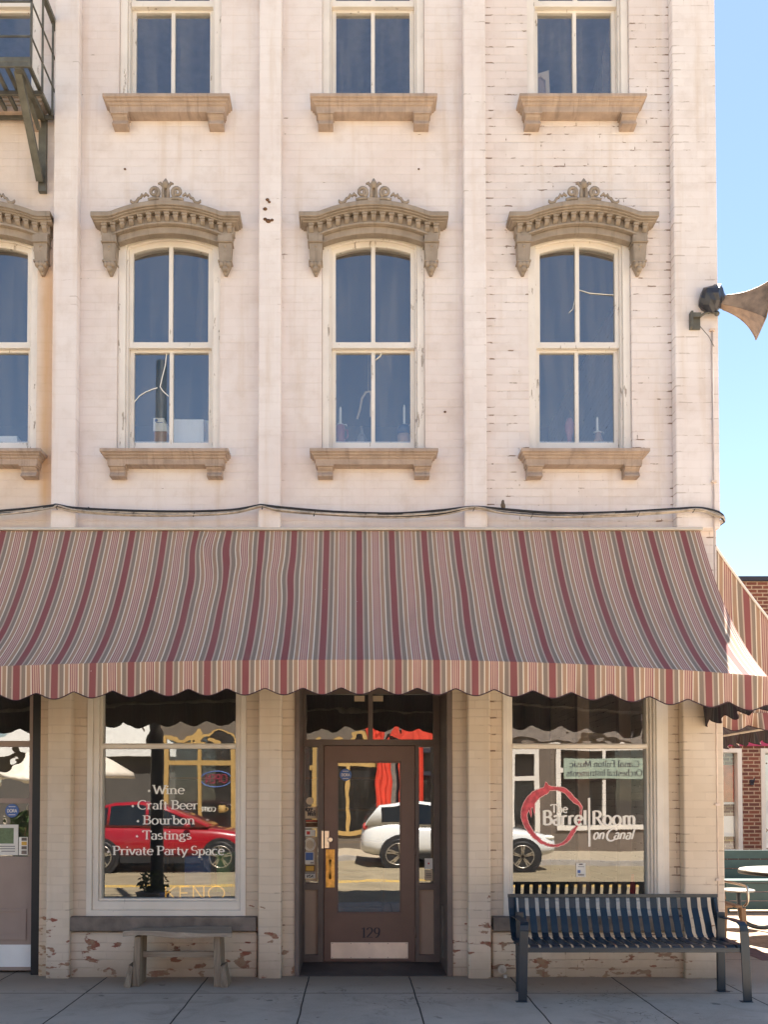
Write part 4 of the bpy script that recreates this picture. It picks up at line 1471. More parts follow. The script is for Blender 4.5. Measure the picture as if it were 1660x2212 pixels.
def crate(name, label, cat, u0, u1, v0, v1, y0, y1, m, group=None, print_=None, base=None):
    x0, x1 = AX(u0, v1, y0), AX(u1, v1, y0)
    z0, z1 = (ZST if base is None else base), zat(v0, y0)
    t = thing(name, label, cat, ((x0 + x1) / 2, (y0 + y1) / 2, z0), group)
    mb = MB()
    mb.box(x0, x1, y0, y1, z0, z1)
    mb.build('carton', m, t, bevel=.003)
    if print_:
        mb = MB()
        mb.disc(x0 + (x1 - x0) * .28, (z0 + z1) / 2 + .003, y0 - .001, (z1 - z0) * .28)
        mb.box(x0 + (x1 - x0) * .25, x1 - (x1 - x0) * .15, y0 - .001, y0 - .0004, z0 + (z1 - z0) * .12, z0 + (z1 - z0) * .25)
        mb.build('print', print_, t)
    return z1


z1 = crate('cardboard_box', 'brown cardboard box at the bottom of the stack in the left upper window', 'box', 333, 361, 932, 957, .24, .36, MAT['cardboard'], 'boxes in the left upper window')
z2 = crate('card_box', 'cream box between the brown box and the small printed box', 'box', 331, 361, 915, 932, .235, .36, MAT['whitebox'], 'boxes in the left upper window', base=z1 + .001)
crate('printed_box', 'small white printed box on top of the stack in the left upper window', 'box', 331, 355, 903, 915, .24, .34, MAT['whitebox'], 'boxes in the left upper window', MAT['blue'], base=z2 + .001)
crate('white_carton', 'large square white carton behind the right lower pane of the left upper window', 'box', 372, 440, 906, 957, .22, .30, MAT['whitebox'], 'boxes in the left upper window')
crate('grey_board', 'pale grey board standing behind the large white carton', 'board', 441, 470, 908, 957, .31, .335, MAT['paper'])
crate('food_container', 'low white tub with a lid in the far left upper window', 'tub', -12, 37, 942, 957, .22, .32, MAT['whitebox'])
# picture frame and board in the third floor right window
dzw = DZ3
yb_ = .24
x0, x1 = AX(1150, 180, yb_), AX(1190, 180, yb_)
z0 = ZST + DZ3
t = thing('picture_frame', 'cream picture frame leaning in the corner of the top right window', 'picture frame', (x0 + .08, yb_, z0))
mb = MB()
zt = AZ(1180, 152, yb_)
mb.plate([(x0, z0), (x1, z0), (x1 - .015, zt), (x0, zt - .05)], [[(x0 + .02, z0 + .02), (x1 - .035, z0 + .02), (x1 - .05, zt - .10), (x1 - .09, zt - .06), (x0 + .02, zt - .08)]], yb_, yb_ + .02)
mb.build('frame_border', MAT['paper_tan'], t, bevel=.003)
mb = MB()
mb.plate([(x0 + .01, z0 + .01), (x1 - .03, z0 + .01), (x1 - .04, zt - .03), (x0 + .01, zt - .06)], (), yb_ + .021, yb_ + .026)
mb.build('backing_card', MAT['panel'], t)
t = thing('curtain', 'grey curtain edge behind the right pane of the top right window', 'curtain', (AX(1320, 150, .3), .3, z0))
mb = MB()
n = 12
for k in range(n):
    u = lambda s: 1328 - 28 * min(1, .25 + s * 1.0) + 3 * math.sin(s * 9)
    s0, s1 = k / n, (k + 1) / n
    va, vb = 20 + 190 * s0, 20 + 190 * s1
    yy = .30
    mb.face([(AX(u(s0), va, yy), yy, AZ(1300, va, yy)), (AX(u(s1), vb, yy), yy, AZ(1300, vb, yy)), (AX(1345, vb, yy), yy + .06, AZ(1300, vb, yy)), (AX(1345, va, yy), yy + .06, AZ(1300, va, yy))])
o = mb.build('drape', MAT['sillstone'], t)
sm = o.modifiers.new('thick', 'SOLIDIFY')
sm.thickness = .006
# tape over cracked panes
mb = MB()
for pts in ([(361, 757), (357, 790), (350, 818), (346, 836), (352, 845), (364, 856)], [(286, 884), (291, 868), (302, 855), (315, 847), (330, 841), (340, 838)]):
    P = [(AX(u, v, .15), .150, AZ(370, v, .15)) for u, v in pts]
    mb.bar(P, .0001, .009, side=Vector((0, 1, 0)))
mb.build('crack_tape', MAT['vinyl'], WINS[(0, 0)])
mb = MB()
P = [(AX(u, v, .106), .106, AZ(1247, v, .106)) for u, v in ((1252, 627), (1275, 634), (1330, 638))]
mb.tube(P, .004, 5)
P = [(AX(u, v, .106), .106, AZ(1247, v, .106)) for u, v in ((1244, 640), (1238, 668), (1230, 676))]
mb.tube(P, .003, 5)
mb.build('loose_wire', MAT['vinyl'], WINS[(2, 0)])
mb = MB()
P = [(AX(u, v, .150), .150, AZ(807, v, .150)) for u, v in ((826, 760), (822, 770), (812, 778))]
mb.tube(P, .006, 5)
mb.build('loose_wire', MAT['vinyl'], WINS[(1, 0)])

# ------------------------------------------------------------------ things behind the shop windows
YK = .30
ZL = SW_L['zb'] + .03
t = thing('keno_sign', 'yellow lettered KENO sign low behind the left shop window', 'sign', (AX(420, 1930, YK), YK, ZL))
mb = MB()
mb.box(AX(345, 1930, YK), AX(498, 1930, YK), YK + .012, YK + .03, ZL, AZ(400, 1927, YK))
mb.build('sign_board', M('navy_board', (.02, .03, .09), .5), t)
mb = MB()
Letters(mb, YK, .10, .10, serif=False).fit('KENO', AX(352, 1930, YK), AX(488, 1930, YK), AZ(400, 1944, YK), 29 / 226)
k = NT('lit_yellow_letters')
e = k.n('Emission', {'Color': (1.0, .50, .08, 1), 'Strength': .10}).outputs[0]
ky = k.done(e)
mb.build('lettering', ky, t)
t = thing('pail', 'green plastic pail behind the lower right of the left window', 'pail', (AX(488, 1880, .6), .6, ZL))
mb = MB()
xx = AX(488, 1880, .6)
zz = AZ(400, 1840, .6) - ZL
mb.lathe([(.075, 0), (.095, zz * .9), (.103, zz * .92), (.103, zz), (.092, zz)], xx, .6, 20, z0=ZL)
mb.build('bucket_body', M('green_plastic', (.10, .28, .07), .4), t)
t = thing('tub', 'blue plastic tub behind the left window beside the green pail', 'tub', (AX(432, 1880, .66), .66, ZL))
mb = MB()
xx = AX(430, 1880, .66)
mb.box(xx - .13, xx + .13, .58, .8, ZL, AZ(400, 1848, .6))
mb.build('tub_body', M('blue_plastic', (.02, .09, .26), .4), t, bevel=.02)
t = thing('traffic_cone', 'small red cone standing behind the right window above the bench', 'cone', (AX(1368, 1930, .5), .5, SW_R['zb'] + .03))
mb = MB()
xx = AX(1368, 1930, .5)
mb.lathe([(.075, 0), (.075, .02), (.05, .022), (.012, AZ(1300, 1888, .5) - SW_R['zb'] - .03)], xx, .5, 16, z0=SW_R['zb'] + .03)
mb.build('cone_body', MAT['redprint'], t)
for (ua, name) in ((1262, 'post'), (1352, 'post')):
    t = thing('interior_post', ('pale timber post inside the right shop window, behind the red ring logo' if ua < 1300 else 'pale timber post inside the right shop window, nearer the street corner'), 'post', (AX(ua, 1700, 1.2), 1.2, 0.006))
    mb = MB()
    mb.box(AX(ua, 1700, 1.2) - .06, AX(ua, 1700, 1.2) + .06, 1.2, 1.32, .007, 3.9)
    mb.build('timber', MAT['panel'], t)
t = thing('bottle_shelf', 'dark wooden shelf standing at the back of the wine shop', 'shelf', (-1.2, 4.6, .006))
mb = MB()
for zz in (.05, .5, .95, 1.4, 1.85, 2.3):
    mb.box(-2.6, .4, 4.5, 4.85, zz, zz + .03)
for xx in (-2.63, -1.1, .4):
    mb.box(xx, xx + .03, 4.5, 4.85, .007, 2.4)
mb.build('shelf_frame', MAT['woodfloor'], t)

# ================================================================== striped awnings
AX1 = AX(1513, 1147, -.08)
AX0 = -5.2
Z_HEAD = AZ(800, 1147, -.08)
PH0 = -.048 + .08125 * PER


def ybar(x): return -1.25 - .035 * max(0.0, x)
def zbar(x): return 2.640 - (.0150 if x > 0 else .0068) * x * x


rndw = random.Random(5)
WR = [(-1.30, .10, .035, .22, .05), (-1.12, .30, .05, .30, .035), (-.85, .35, .04, .2, -.03)] + \
     [(rndw.uniform(-4, 3), rndw.uniform(.1, .9), rndw.uniform(.10, .3), rndw.uniform(.15, .35), rndw.uniform(-.012, .012)) for _ in range(26)]


LAT = [(-1.28, .13, .22, .12, -.030), (-1.20, .36, .20, .14, .018), (-1.0, .22, .10, .07, .02), (-.62, .30, .15, .10, -.018), (.95, .45, .35, .18, .012)] + \
      [(rndw.uniform(-4, 3), rndw.uniform(.15, .85), rndw.uniform(.12, .4), rndw.uniform(.08, .2), rndw.uniform(-.012, .012)) for _ in range(18)]


def canopy_pt(x, t):
    y0, z0 = -.08, Z_HEAD
    y1, z1 = ybar(x), zbar(x)
    dy, dz = y1 - y0, z1 - z0
    l = math.hypot(dy, dz)
    ny, nz = -dz / l, dy / l              # outward is (-y,+z)
    if nz < 0:
        ny, nz = -ny, -nz
    sag = -.115 * 4 * t * (1 - t) * (1 + .25 * (t - .4))
    w = 0.0
    for cx, ct, sx, st, a in WR:
        w += a * math.exp(-((x - cx - .25 * (t - ct)) / sx) ** 2 - ((t - ct) / st) ** 2)
    w += .007 * math.sin(x * 5.1 + 3 * t) * math.sin(3.1 * t) + .006 * math.sin(t * 3.14) * math.sin(x * 10.7 - 1.3)
    w *= min(1, 8 * t) * min(1, 6 * (1 - t))
    lx = 0.0
    for cx, ct, sx, st, a in LAT:
        lx += a * math.exp(-((x - cx) / sx) ** 2 - ((t - ct) / st) ** 2)
    return (x + lx, y0 + dy * t + ny * (sag + w), z0 + dz * t + nz * (sag + w))


awn = thing('shop_awning', 'long striped red and tan fabric awning over the shopfront', 'awning', (-1.0, -.6, 2.6))
mb = MB()
NX, NTT = 260, 30
vg, uvg = [], []
for j in range(NTT + 1):
    row = []
    for i in range(NX + 1):
        x = AX0 + (AX1 - AX0) * i / NX
        row.append((mb.bm.verts.new(canopy_pt(x, j / NTT)), (x + PH0, j / NTT * 1.9)))
    vg.append(row)
lay = mb.bm.loops.layers.uv.new('UVMap')


def grid_faces(mb, vg, lay):
    for j in range(len(vg) - 1):
        for i in range(len(vg[0]) - 1):
            q = [vg[j][i], vg[j][i + 1], vg[j + 1][i + 1], vg[j + 1][i]]
            f = mb.bm.faces.new([v for v, _ in q])
            f.smooth = True
            for l_, (_, t_) in zip(f.loops, q):
                l_[lay].uv = t_


grid_faces(mb, vg, lay)
mb.build('canopy', MAT['cloth'], awn)


def scal(u):
    ph = (u / PER) % 1.0
    c = .5 + .5 * math.cos(2 * math.pi * (ph - .081))
    return .046 * (c ** .85) - .006 * max(0, math.cos(2 * math.pi * (ph - .581))) ** 6


def valance(name, pfun, u0, u1, n, drop, parent, rows=7, pipe=True, wave=.010):
    """pfun(s) -> top point (x,y,z), outward (x,y); s runs along the cloth in metres"""
    mb = MB()
    lay = mb.bm.loops.layers.uv.new('UVMap')
    vg = []
    bottom = []
    for j in range(rows + 1):
        row = []
        for i in range(n + 1):
            s = u0 + (u1 - u0) * i / n
            (x, y, z), (ox, oy) = pfun(s)
            d = (drop + scal(s)) * j / rows
            w = wave * (j / rows) * (math.sin(s * 21.6 + 1.0) + .6 * math.sin(s * 9.1 + 2) + .5 * math.sin(s * 37))
            p = (x + ox * w, y + oy * w, z - d)
            row.append((mb.bm.verts.new(p), (s, d)))
            if j == rows:
                bottom.append((p[0] + ox * .002, p[1] + oy * .002, p[2]))
        vg.append(row)
    grid_faces(mb, vg, lay)
    mb.build(name, MAT['cloth'], parent)
    if pipe:
        mb = MB()
        mb.tube(bottom, .0042, 5)
        mb.build('piping', MAT['piping'], parent)


valance('valance', lambda s: ((s - PH0, ybar(s - PH0) - .012, zbar(s - PH0) + .004), (0, -1)), AX0 + PH0, AX1 + PH0, 620, .222, awn)
# end valance along the right-hand side arm
zr = zbar(AX1)
yr = ybar(AX1)
valance('end_valance', lambda s: ((AX1 - .006, yr + (s - 0) + .01, zr + .0 - .03 * (s / 1.3)), (1, 0)), 0.0, abs(yr) - .10, 130, .20, awn, wave=.018)
mb = MB()
pts = [(AX0 + (AX1 - AX0) * i / 40, ybar(AX0 + (AX1 - AX0) * i / 40) + .012, zbar(AX0 + (AX1 - AX0) * i / 40) - .012) for i in range(41)]
mb.tube(pts, .015, 8)
for x in (AX1 - .02, 1.4, -.6, -2.6, -4.6):
    mb.tube([(x, ybar(x) + .012, zbar(x) - .012), (x, -.11, zbar(x) - .02)], .013, 8)
mb.build('awning_frame', MAT['cable_grey'], awn)
mb = MB()
mb.box(AX0, AX1 + .02, -.105, -.001, Z_HEAD + .002, Z_HEAD + .028)
mb.build('head_rail', MAT['rail'], awn, bevel=.004)

# awning round the corner on the side street wall
saw = thing('side_awning', 'striped awning on the side wall round the corner with hanging end curtain', 'awning', (XC + .6, 1.4, 2.6))
SY0, SY1, SPJ = .40, 3.5, 1.45
SZ0 = AZ(1558, 1182, SY0) + .25
SZ1 = SZ0 - SPJ * 1.27


def side_pt(y, t):
    s = -.07 * 4 * t * (1 - t)
    return (XC + .004 + SPJ * t + s * .75, y, SZ0 + (SZ1 - SZ0) * t + s * .62)


mb = MB()
lay = mb.bm.loops.layers.uv.new('UVMap')
vg = [[(mb.bm.verts.new(side_pt(SY0 + (SY1 - SY0) * i / 40, j / 12)), (SY0 + (SY1 - SY0) * i / 40, j / 12)) for i in range(41)] for j in range(13)]
grid_faces(mb, vg, lay)
mb.build('canopy', MAT['cloth'], saw)
for k, yy in enumerate((SY0 + .01, SY1 - .01)):
    mb = MB()
    lay = mb.bm.loops.layers.uv.new('UVMap')
    vg = []
    for j in range(15):
        row = []
        for i in range(61):
            t = i / 60
            top = side_pt(yy, t)
            zb_ = SZ1 + .0
            z = top[2] + (zb_ - top[2]) * j / 14
            fold = .020 * math.sin(t * 16 + .8 * j / 14) + .014 * math.sin(t * 31 + j * .2)
            row.append((mb.bm.verts.new((top[0] + .012 * math.sin(j * .5 + t * 5), yy + fold * (j / 14) ** .7, z - .002)), (top[0] * .86 + .02 * math.sin(j * .35 + 6 * t), z)))
        vg.append(row)
    grid_faces(mb, vg, lay)
    mb.build('end_curtain', MAT['cloth'], saw)
    valance('end_valance', lambda s, yy=yy: ((XC + .01 + s, yy - .004 + (0.02 if k else 0), SZ1 + .012), (0, -1)), 0.0, SPJ, 120, .125, saw, wave=.03)
valance('valance', lambda s: ((XC + SPJ + .008, SY0 + s, SZ1 + .012), (1, 0)), 0.0, SY1 - SY0, 200, .14, saw, wave=.03)
mb = MB()
mb.tube([side_pt(SY0 + .002, t / 10) for t in range(11)], .012, 8)
mb.tube([side_pt(SY1 - .002, t / 10) for t in range(11)], .012, 8)
mb.tube([side_pt(SY0, 1), side_pt(SY1, 1)], .014, 8)
mb.build('awning_frame', MAT['vinyl'], saw)

# ================================================================== cables, bird, horn, fire escape
cab = thing('cable_bundle', 'sagging bundle of black and grey cables strung across the facade', 'cable', (0, -.15, AZ(800, 1105, -.15)))
CP = [(-330, 1103), (-200, 1110), (-60, 1109), (0, 1105), (60, 1099), (112, 1093), (125, 1091), (165, 1097), (280, 1105), (400, 1107), (500, 1101), (556, 1093), (568, 1091), (608, 1098), (720, 1106), (850, 1109),
      (950, 1104), (1010, 1095), (1042, 1095), (1090, 1102), (1200, 1110), (1330, 1107), (1450, 1099), (1510, 1098), (1548, 1106), (1562, 1114)]


def smooth_path(cp, n=6):
    out = []
    for i in range(len(cp) - 1):
        p0, p1, p2, p3 = cp[max(i - 1, 0)], cp[i], cp[i + 1], cp[min(i + 2, len(cp) - 1)]
        for k in range(n):
            t = k / n
            out.append(tuple(.5 * (2 * b_ + (c_ - a_) * t + (2 * a_ - 5 * b_ + 4 * c_ - d_) * t * t + (3 * b_ - a_ - 3 * c_ + d_) * t ** 3) for a_, b_, c_, d_ in zip(p0, p1, p2, p3)))
    out.append(cp[-1])
    return out


for nm, m, r, dv, dy, sd in (('black_cable', 'cable_black', .0095, 0, .0, 1), ('black_cable', 'cable_black', .006, 5.5, -.006, 2), ('grey_cable', 'cable_grey', .010, 3.2, .004, 3),
                             ('grey_cable', 'cable_grey', .008, 7.5, .0, 4), ('grey_cable', 'cable_grey', .006, 5.0, -.014, 5)):
    rr = random.Random(sd)
    cp = [(u, v + dv * (.55 if any(abs(u - q) < 40 for q in (125, 568, 1025, 1500)) else 1.0) + rr.uniform(-1.6, 1.6)) for u, v in CP]
    pts = [(AX(u, v, -.15 + dy), -.150 + dy, AZ(800, v, -.15 + dy)) for u, v in smooth_path(cp)]
    e_ = pts[-1]
    pts += [(XC + .035, -.09 + dy, e_[2] - .01), (XC + .045, .1, e_[2]), (XC + .03, 1.5, e_[2] + .05)]
    mb = MB()
    mb.tube(pts, r * 1.3, 6)
    mb.build(nm, MAT[m], cab)
mb = MB()
for u in (125, 190, 290, 420, 568, 680, 790, 1025, 1150, 1260, 1380, 1500):
    v = min(CP, key=lambda q: abs(q[0] - u))[1] + 4
    mb.tube([(AX(u, v, -.15) + .01 * math.cos(a), -.150 + .020 * math.sin(a * 1.0), AZ(800, v, -.15) + .022 * math.cos(a)) for a in [2 * math.pi * q / 10 for q in range(10)]], .003, 5, closed=True)
mb.build('cable_tie', MAT['cable_black'], cab)

bx, by, bz = AX(1088, 1101, -.15), -.150, AZ(800, 1101.5, -.15)
brd = thing('bird', 'small grey brown sparrow perched on the cable bundle', 'bird', (bx, by, bz))
mb = MB()
S = .0043
prof = [(20.5, 1.2, 1.0, .5, 0), (19.5, 2.2, 2.2, .2, 0), (17.5, 3.0, 3.1, 0, 0), (15.5, 3.1, 3.2, 0, 0), (13.8, 3.4, 3.5, .1, .3), (11.5, 4.6, 4.8, .2, .8), (8.5, 5.0, 5.4, .5, 1.2), (5.5, 4.3, 4.8, 1.2, 1.8), (3.0, 3.0, 3.4, 2.2, 2.6),
        (1.0, 2.0, 1.6, 3.2, 4.0), (-2.0, 1.5, .7, 4.0, 5.2), (-5.0, 1.7, .5, 4.4, 6.4)]
rings = []
for h, w, d, dx, dyy in prof:
    rings.append([(bx + S * (dx + w * math.cos(2 * math.pi * q / 12)) - .004, by + S * (dyy + d * math.sin(2 * math.pi * q / 12)), bz + S * h) for q in range(12)])
mb.loft(list(reversed(rings)))
mb.loft([[(bx - .004 + S * (-2.0 + q[0] - 0), by - S * 2.6 - S * tt * 2.2, bz + S * (17.3 + q[1])) for q in ((-.6 * (1 - tt), 0), (0, -.5 * (1 - tt)), (.6 * (1 - tt), 0), (0, .5 * (1 - tt)))] for tt in (0, .6, .98)])
mb.build('bird_body', MAT['bird'], brd)
mb = MB()
for s in (-1, 1):
    mb.tube([(bx + s * .007, by, bz + S * 3), (bx + s * .008, by - .004, bz - .002)], .0015, 5)
mb.build('bird_legs', MAT['ink'], brd)
bpy.data.objects['bird_body'].name = 'body'
bpy.data.objects['bird_legs'].name = 'feet'

# tin horn loudspeaker at the corner
YH = -.16
hx, hz = AX(1553, 654, YH), AZ(800, 652, YH)
horn = thing('horn_speaker', 'square tan horn loudspeaker with wrapped black driver bracketed at the street corner', 'loudspeaker', (AX(1502, 696, -.1), -.1, AZ(800, 696, -.1)))
mb = MB()
rings = []
ax_ = Vector((1, -.22, -.27)).normalized()
sy = Vector((.22, 1, 0)).normalized()
sz = ax_.cross(sy).normalized()
if sz.z < 0: sz = -sz
n = 16
for i in range(n + 1):
    t = i / n
    h = .036 + .152 * (math.exp(2.1 * t) - 1) / (math.exp(2.1) - 1)
    c = Vector((hx, YH, hz)) + ax_ * (.41 * t)
    rings.append([c + sy * (a * h) + sz * (b_ * h) for a, b_ in ((-1, -1), (1, -1), (1, 1), (-1, 1))])
mb.loft(rings, smooth=False, cap=False)
mouth = rings[-1]
hb = mb.build('horn_bell', MAT['horn'], horn)
mb = MB()
mb.tube(mouth, .008, 6, closed=True)
for q in range(4):
    mb.tube([r_[q] for r_ in rings[2:]], .004, 5)
mb.build('rim', MAT['horn'], horn)
so = hb.modifiers.new('thick', 'SOLIDIFY')
so.thickness = .006
mb = MB()
rr = random.Random(11)
rings = []
for t, r0 in ((-.175, .03), (-.165, .07), (-.13, .10), (-.08, .115), (-.03, .115), (.0, .09), (.02, .06), (.035, .045)):
    c = Vector((hx + .01, YH, hz)) + ax_ * t + Vector((0, 0, .012))
    rings.append([c + sy * (math.cos(2 * math.pi * q / 14) * r0 * rr.uniform(.86, 1.12)) + sz * (math.sin(2 * math.pi * q / 14) * r0 * rr.uniform(.9, 1.22)) for q in range(14)])
mb.loft(rings, smooth=False)
c = Vector((hx - .03, YH, hz + .10))
mb.loft([[c + Vector((.045 * math.cos(2 * math.pi * q / 8) * f, .04 * math.sin(2 * math.pi * q / 8) * f, h)) for q in range(8)] for f, h in ((1, 0), (.8, .03), (.35, .05))], smooth=False)
mb.build('wrapped_driver', MAT['wrap'], horn)
mb = MB()
px0, px1 = AX(1489, 696, -.1), AX(1512, 696, -.1)
pz0, pz1 = AZ(800, 714, -.1), AZ(800, 679, -.1)
mb.box(px0, px1, -.118, -.1005, pz0, pz1)
mb.box(px0, px0 + .02, -.160, -.1182, pz0, pz1)
mb.box(px0 + .0202, px1, -.150, -.1182, pz1 - .05, pz1 - .01)
mb.build('wall_bracket', MAT['escape'], horn, bevel=.002)
mb = MB()
mb.tube([(px1 - .02, -.14, pz1 - .05), (px1 + .03, -.15, pz1 - .02), (px1 + .08, -.16, pz1 - .015), (px1 + .135, -.16, pz1 - .03), (px1 + .14, -.16, hz - .09)], .011, 8)
mb.ball(Vector((px1 + .135, -.16, pz1 - .03)), .022)
mb.tube([(px1 - .02, -.145, pz0 + .02), (px1 + .06, -.15, pz0 - .08), (px1 + .12, -.122, pz0 - .16)], .003, 5)
mb.build('swivel_arm', MAT['escape'], horn)

# iron fire escape at the upper left
fe = thing('fire_escape', 'dark green iron fire escape stair and platform at the upper left', 'fire escape', (AX(70, 240, -.5), -.5, AZ(70, 250, -.5)))
ZF = AZ(100, 252, -.05)            # platform level
xr = AX(117.5, 200, -.05)
xb0 = AX(90, 300, -.06)
YF = -.64
for xx in (xb0, xb0 - 1.75):
    mb = MB()
    mb.plate([(-.002, AZ(90, 412, -.05)), (-.002, ZF), (-.045, ZF), (-.045, AZ(90, 412, -.05))], (), xx - .034, xx + .034, axis='x')
    mb.bar([(xx - .02, YF + .06, ZF - .02), (xx - .01, -.06, AZ(90, 392, -.06))], .062, .05)
    mb.bar([(xx - .03, -.36, ZF - .02), (xx - .012, -.10, ZF - .16)], .03, .03)
    mb.box(xx - .030, xx + .030, YF, -.0455, ZF - .050, ZF - .004)
    mb.build('wall_bracket', MAT['escape'], fe)
mb = MB()
for i in range(22):
    x = xr - .03 - i * .098
    mb.box(x - .016, x + .016, YF + .012, -.03, ZF, ZF + .030)
for yy in (YF, -.34, -.06):
    mb.box(xb0 - 2.0, xr, yy - .010, yy + .010, ZF - .0395, ZF - .0005)
mb.box(xb0 - 2.0, xr, YF - .010, YF + .010, ZF + .0005, ZF + .045)
mb.build('platform', MAT['escape'], fe, bevel=.003)
mb = MB()
hs_ = [AZ(117, v, -.05) for v in (197, 127, 55)]
for yy in (YF + .01, -.36, -.10):
    mb.box(xr - .008, xr + .008, yy - .008, yy + .008, ZF - .03, hs_[2] + .01)
for xx in (xr - .75, xr - 1.5, xr - 2.0):
    mb.box(xx - .011, xx + .011, YF - .001, YF + .021, ZF - .03, hs_[2] + .01)
for i, zz in enumerate(hs_):
    t_ = .020 if i == 2 else .006
    mb.box(xr - t_ - .0005, xr + t_ - .0005, YF + .002, -.005, zz - t_, zz + t_)
    mb.box(xr - 2.05, xr + t_, YF + .010 - t_, YF + .010 + t_ - .0005, zz - t_ + .0005, zz + t_ + .0005)
mb.build('railing', MAT['escape'], fe)

# ================================================================== benches on the sidewalk
YB0, YB1 = -.46, -.63
bx0, bx1 = AX(1098, 1936, -.45), AX(1551, 1931, -.45)
mbn = thing('metal_bench', 'navy blue metal bench of flat upright straps with arms below the right window', 'bench', ((bx0 + bx1) / 2, -.75, 0))
ZTB, ZSB = AZ(1300, 1935, -.45), .43
ns = 20
pit = (bx1 - bx0 - .06) / ns


def strap(x, w, back=True):
    return [(x, -.440, ZTB), (x, -.462, ZTB - .10), (x, -.535, ZSB + .10), (x, -.560, ZSB + .04), (x, -.600, ZSB + .008)]


mb = MB()
for i in range(ns + 1):
    x = bx0 + .03 + pit * i
    mb.bar(strap(x, .05), .056, .006)
mb.box(bx0, bx1, -.458, -.434, ZTB - .012, ZTB + .016)
mb.build('backrest', MAT['benchmetal'], mbn, bevel=.002)
mb = MB()
for i in range(ns + 1):
    x = bx0 + .03 + pit * i
    mb.bar([(x, -.6005, ZSB + .008), (x, -.68, ZSB - .004), (x, -.85, ZSB + .0), (x, -.955, ZSB + .004), (x, -.985, ZSB - .008), (x, -.99, ZSB - .03)], .068, .006)
mb.box(bx0 + .02, bx1 - .02, -.992, -.968, ZSB - .050, ZSB - .014)
mb.box(bx0 + .02, bx1 - .02, -.615, -.590, ZSB - .045, ZSB - .008)
mb.build('seat', MAT['benchmetal'], mbn, bevel=.002)
for s, xx in ((-1, bx0 + .045), (1, bx1 - .030)):
    mb = MB()
    mb.bar([(xx, -.50, ZSB + .17), (xx, -.80, ZSB + .185), (xx + s * .004, -.955, ZSB + .180), (xx + s * .010, -.985, ZSB + .160), (xx + s * .014, -.995, ZSB + .12)], .065, .010)
    mb.build('armrest', MAT['benchmetal'], mbn, bevel=.002)
    mb = MB()
    mb.bar([(xx + s * .014, -.9955, ZSB + .1195), (xx + s * .030, -1.005, .006)], .068, .012)
    mb.box(xx + s * .030 - .055, xx + s * .030 + .035, -1.03, -.98, .0005, .0055)
    mb.build('front_leg', MAT['benchmetal'], mbn, bevel=.002)
    mb = MB()
    mb.box(xx - s * .02 - .032, xx - s * .02 + .032, -.640, -.610, .006, ZSB + .22)
    mb.box(xx - s * .02 - .032, xx - s * .02 + .058, -.665, -.590, .0005, .0055)
    mb.build('back_leg', MAT['benchmetal'], mbn, bevel=.002)
    mb = MB()
    mb.bar([(xx - s * .02, -.6405, ZSB - .02), (xx + s * .012, -.988, ZSB - .02)], .012, .045)
    mb.bar([(xx - s * .012, -.54, ZSB + .14), (xx - s * .012, -.46, ZTB - .02)], .012, .05)
    mb.build('side_rail', MAT['benchmetal'], mbn, bevel=.002)

wx0, wx1 = AX(262, 2018, -.45), AX(503, 2015, -.45)
wbn = thing('wooden_bench', 'small weathered grey plank bench under the left shop window', 'bench', ((wx0 + wx1) / 2, -.33, 0))
ZW = .462
mb = MB()
rings = []
for i in range(15):
    t = i / 14
    x = wx0 + .02 + (wx1 - wx0 - .02) * t
    e = .012 * math.sin(t * 5.2 + .6)
    f = .010 * math.sin(t * 11) + .006 * math.sin(t * 23)
    sk = .045 * (t - .5)
    rings.append([(x, -.485 + f, ZW - .042 + e * .6 + .008 * math.sin(t * 9)), (x, -.475 + f, ZW + e), (x + .05 * (1 - 2 * t), -.175, ZW - e * .5), (x + .05 * (1 - 2 * t), -.17, ZW - .035)])
mb.loft(rings, smooth=False)
mb.build('seat', MAT['greywood'], wbn, bevel=.004)
for s, u in ((-1, 298), (1, 469)):
    xx = AX(u, 2060, -.42)
    mb = MB()
    mb.hexa([(xx - .030 + s * .010, -.455, .0), (xx + .030 + s * .010, -.455, .0), (xx + .030 + s * .010, -.20, .0), (xx - .030 + s * .010, -.20, .0),
             (xx - .026, -.440, ZW - .045), (xx + .026, -.440, ZW - .045), (xx + .026, -.19, ZW - .04), (xx - .026, -.19, ZW - .04)])
    mb.build('leg', MAT['greywood_v'], wbn, bevel=.004)
    mb = MB()
    mb.hexa([(xx + s * .045, -.500, .0), (xx + s * .105, -.480, .0), (xx + s * .105, -.30, .0), (xx + s * .045, -.30, .0),
             (xx + s * .034, -.452, .165), (xx + s * .070, -.450, .185), (xx + s * .070, -.30, .185), (xx + s * .034, -.30, .165)])
    mb.build('foot_brace', MAT['greywood_v'], wbn, bevel=.004, fix=True)
mb = MB()
xa, xb = AX(298, 2060, -.35), AX(469, 2060, -.35)
mb.box(xa + .02, xb - .02, -.335, -.305, .225, .275)
mb.build('stretcher', MAT['greywood'], wbn, bevel=.004)

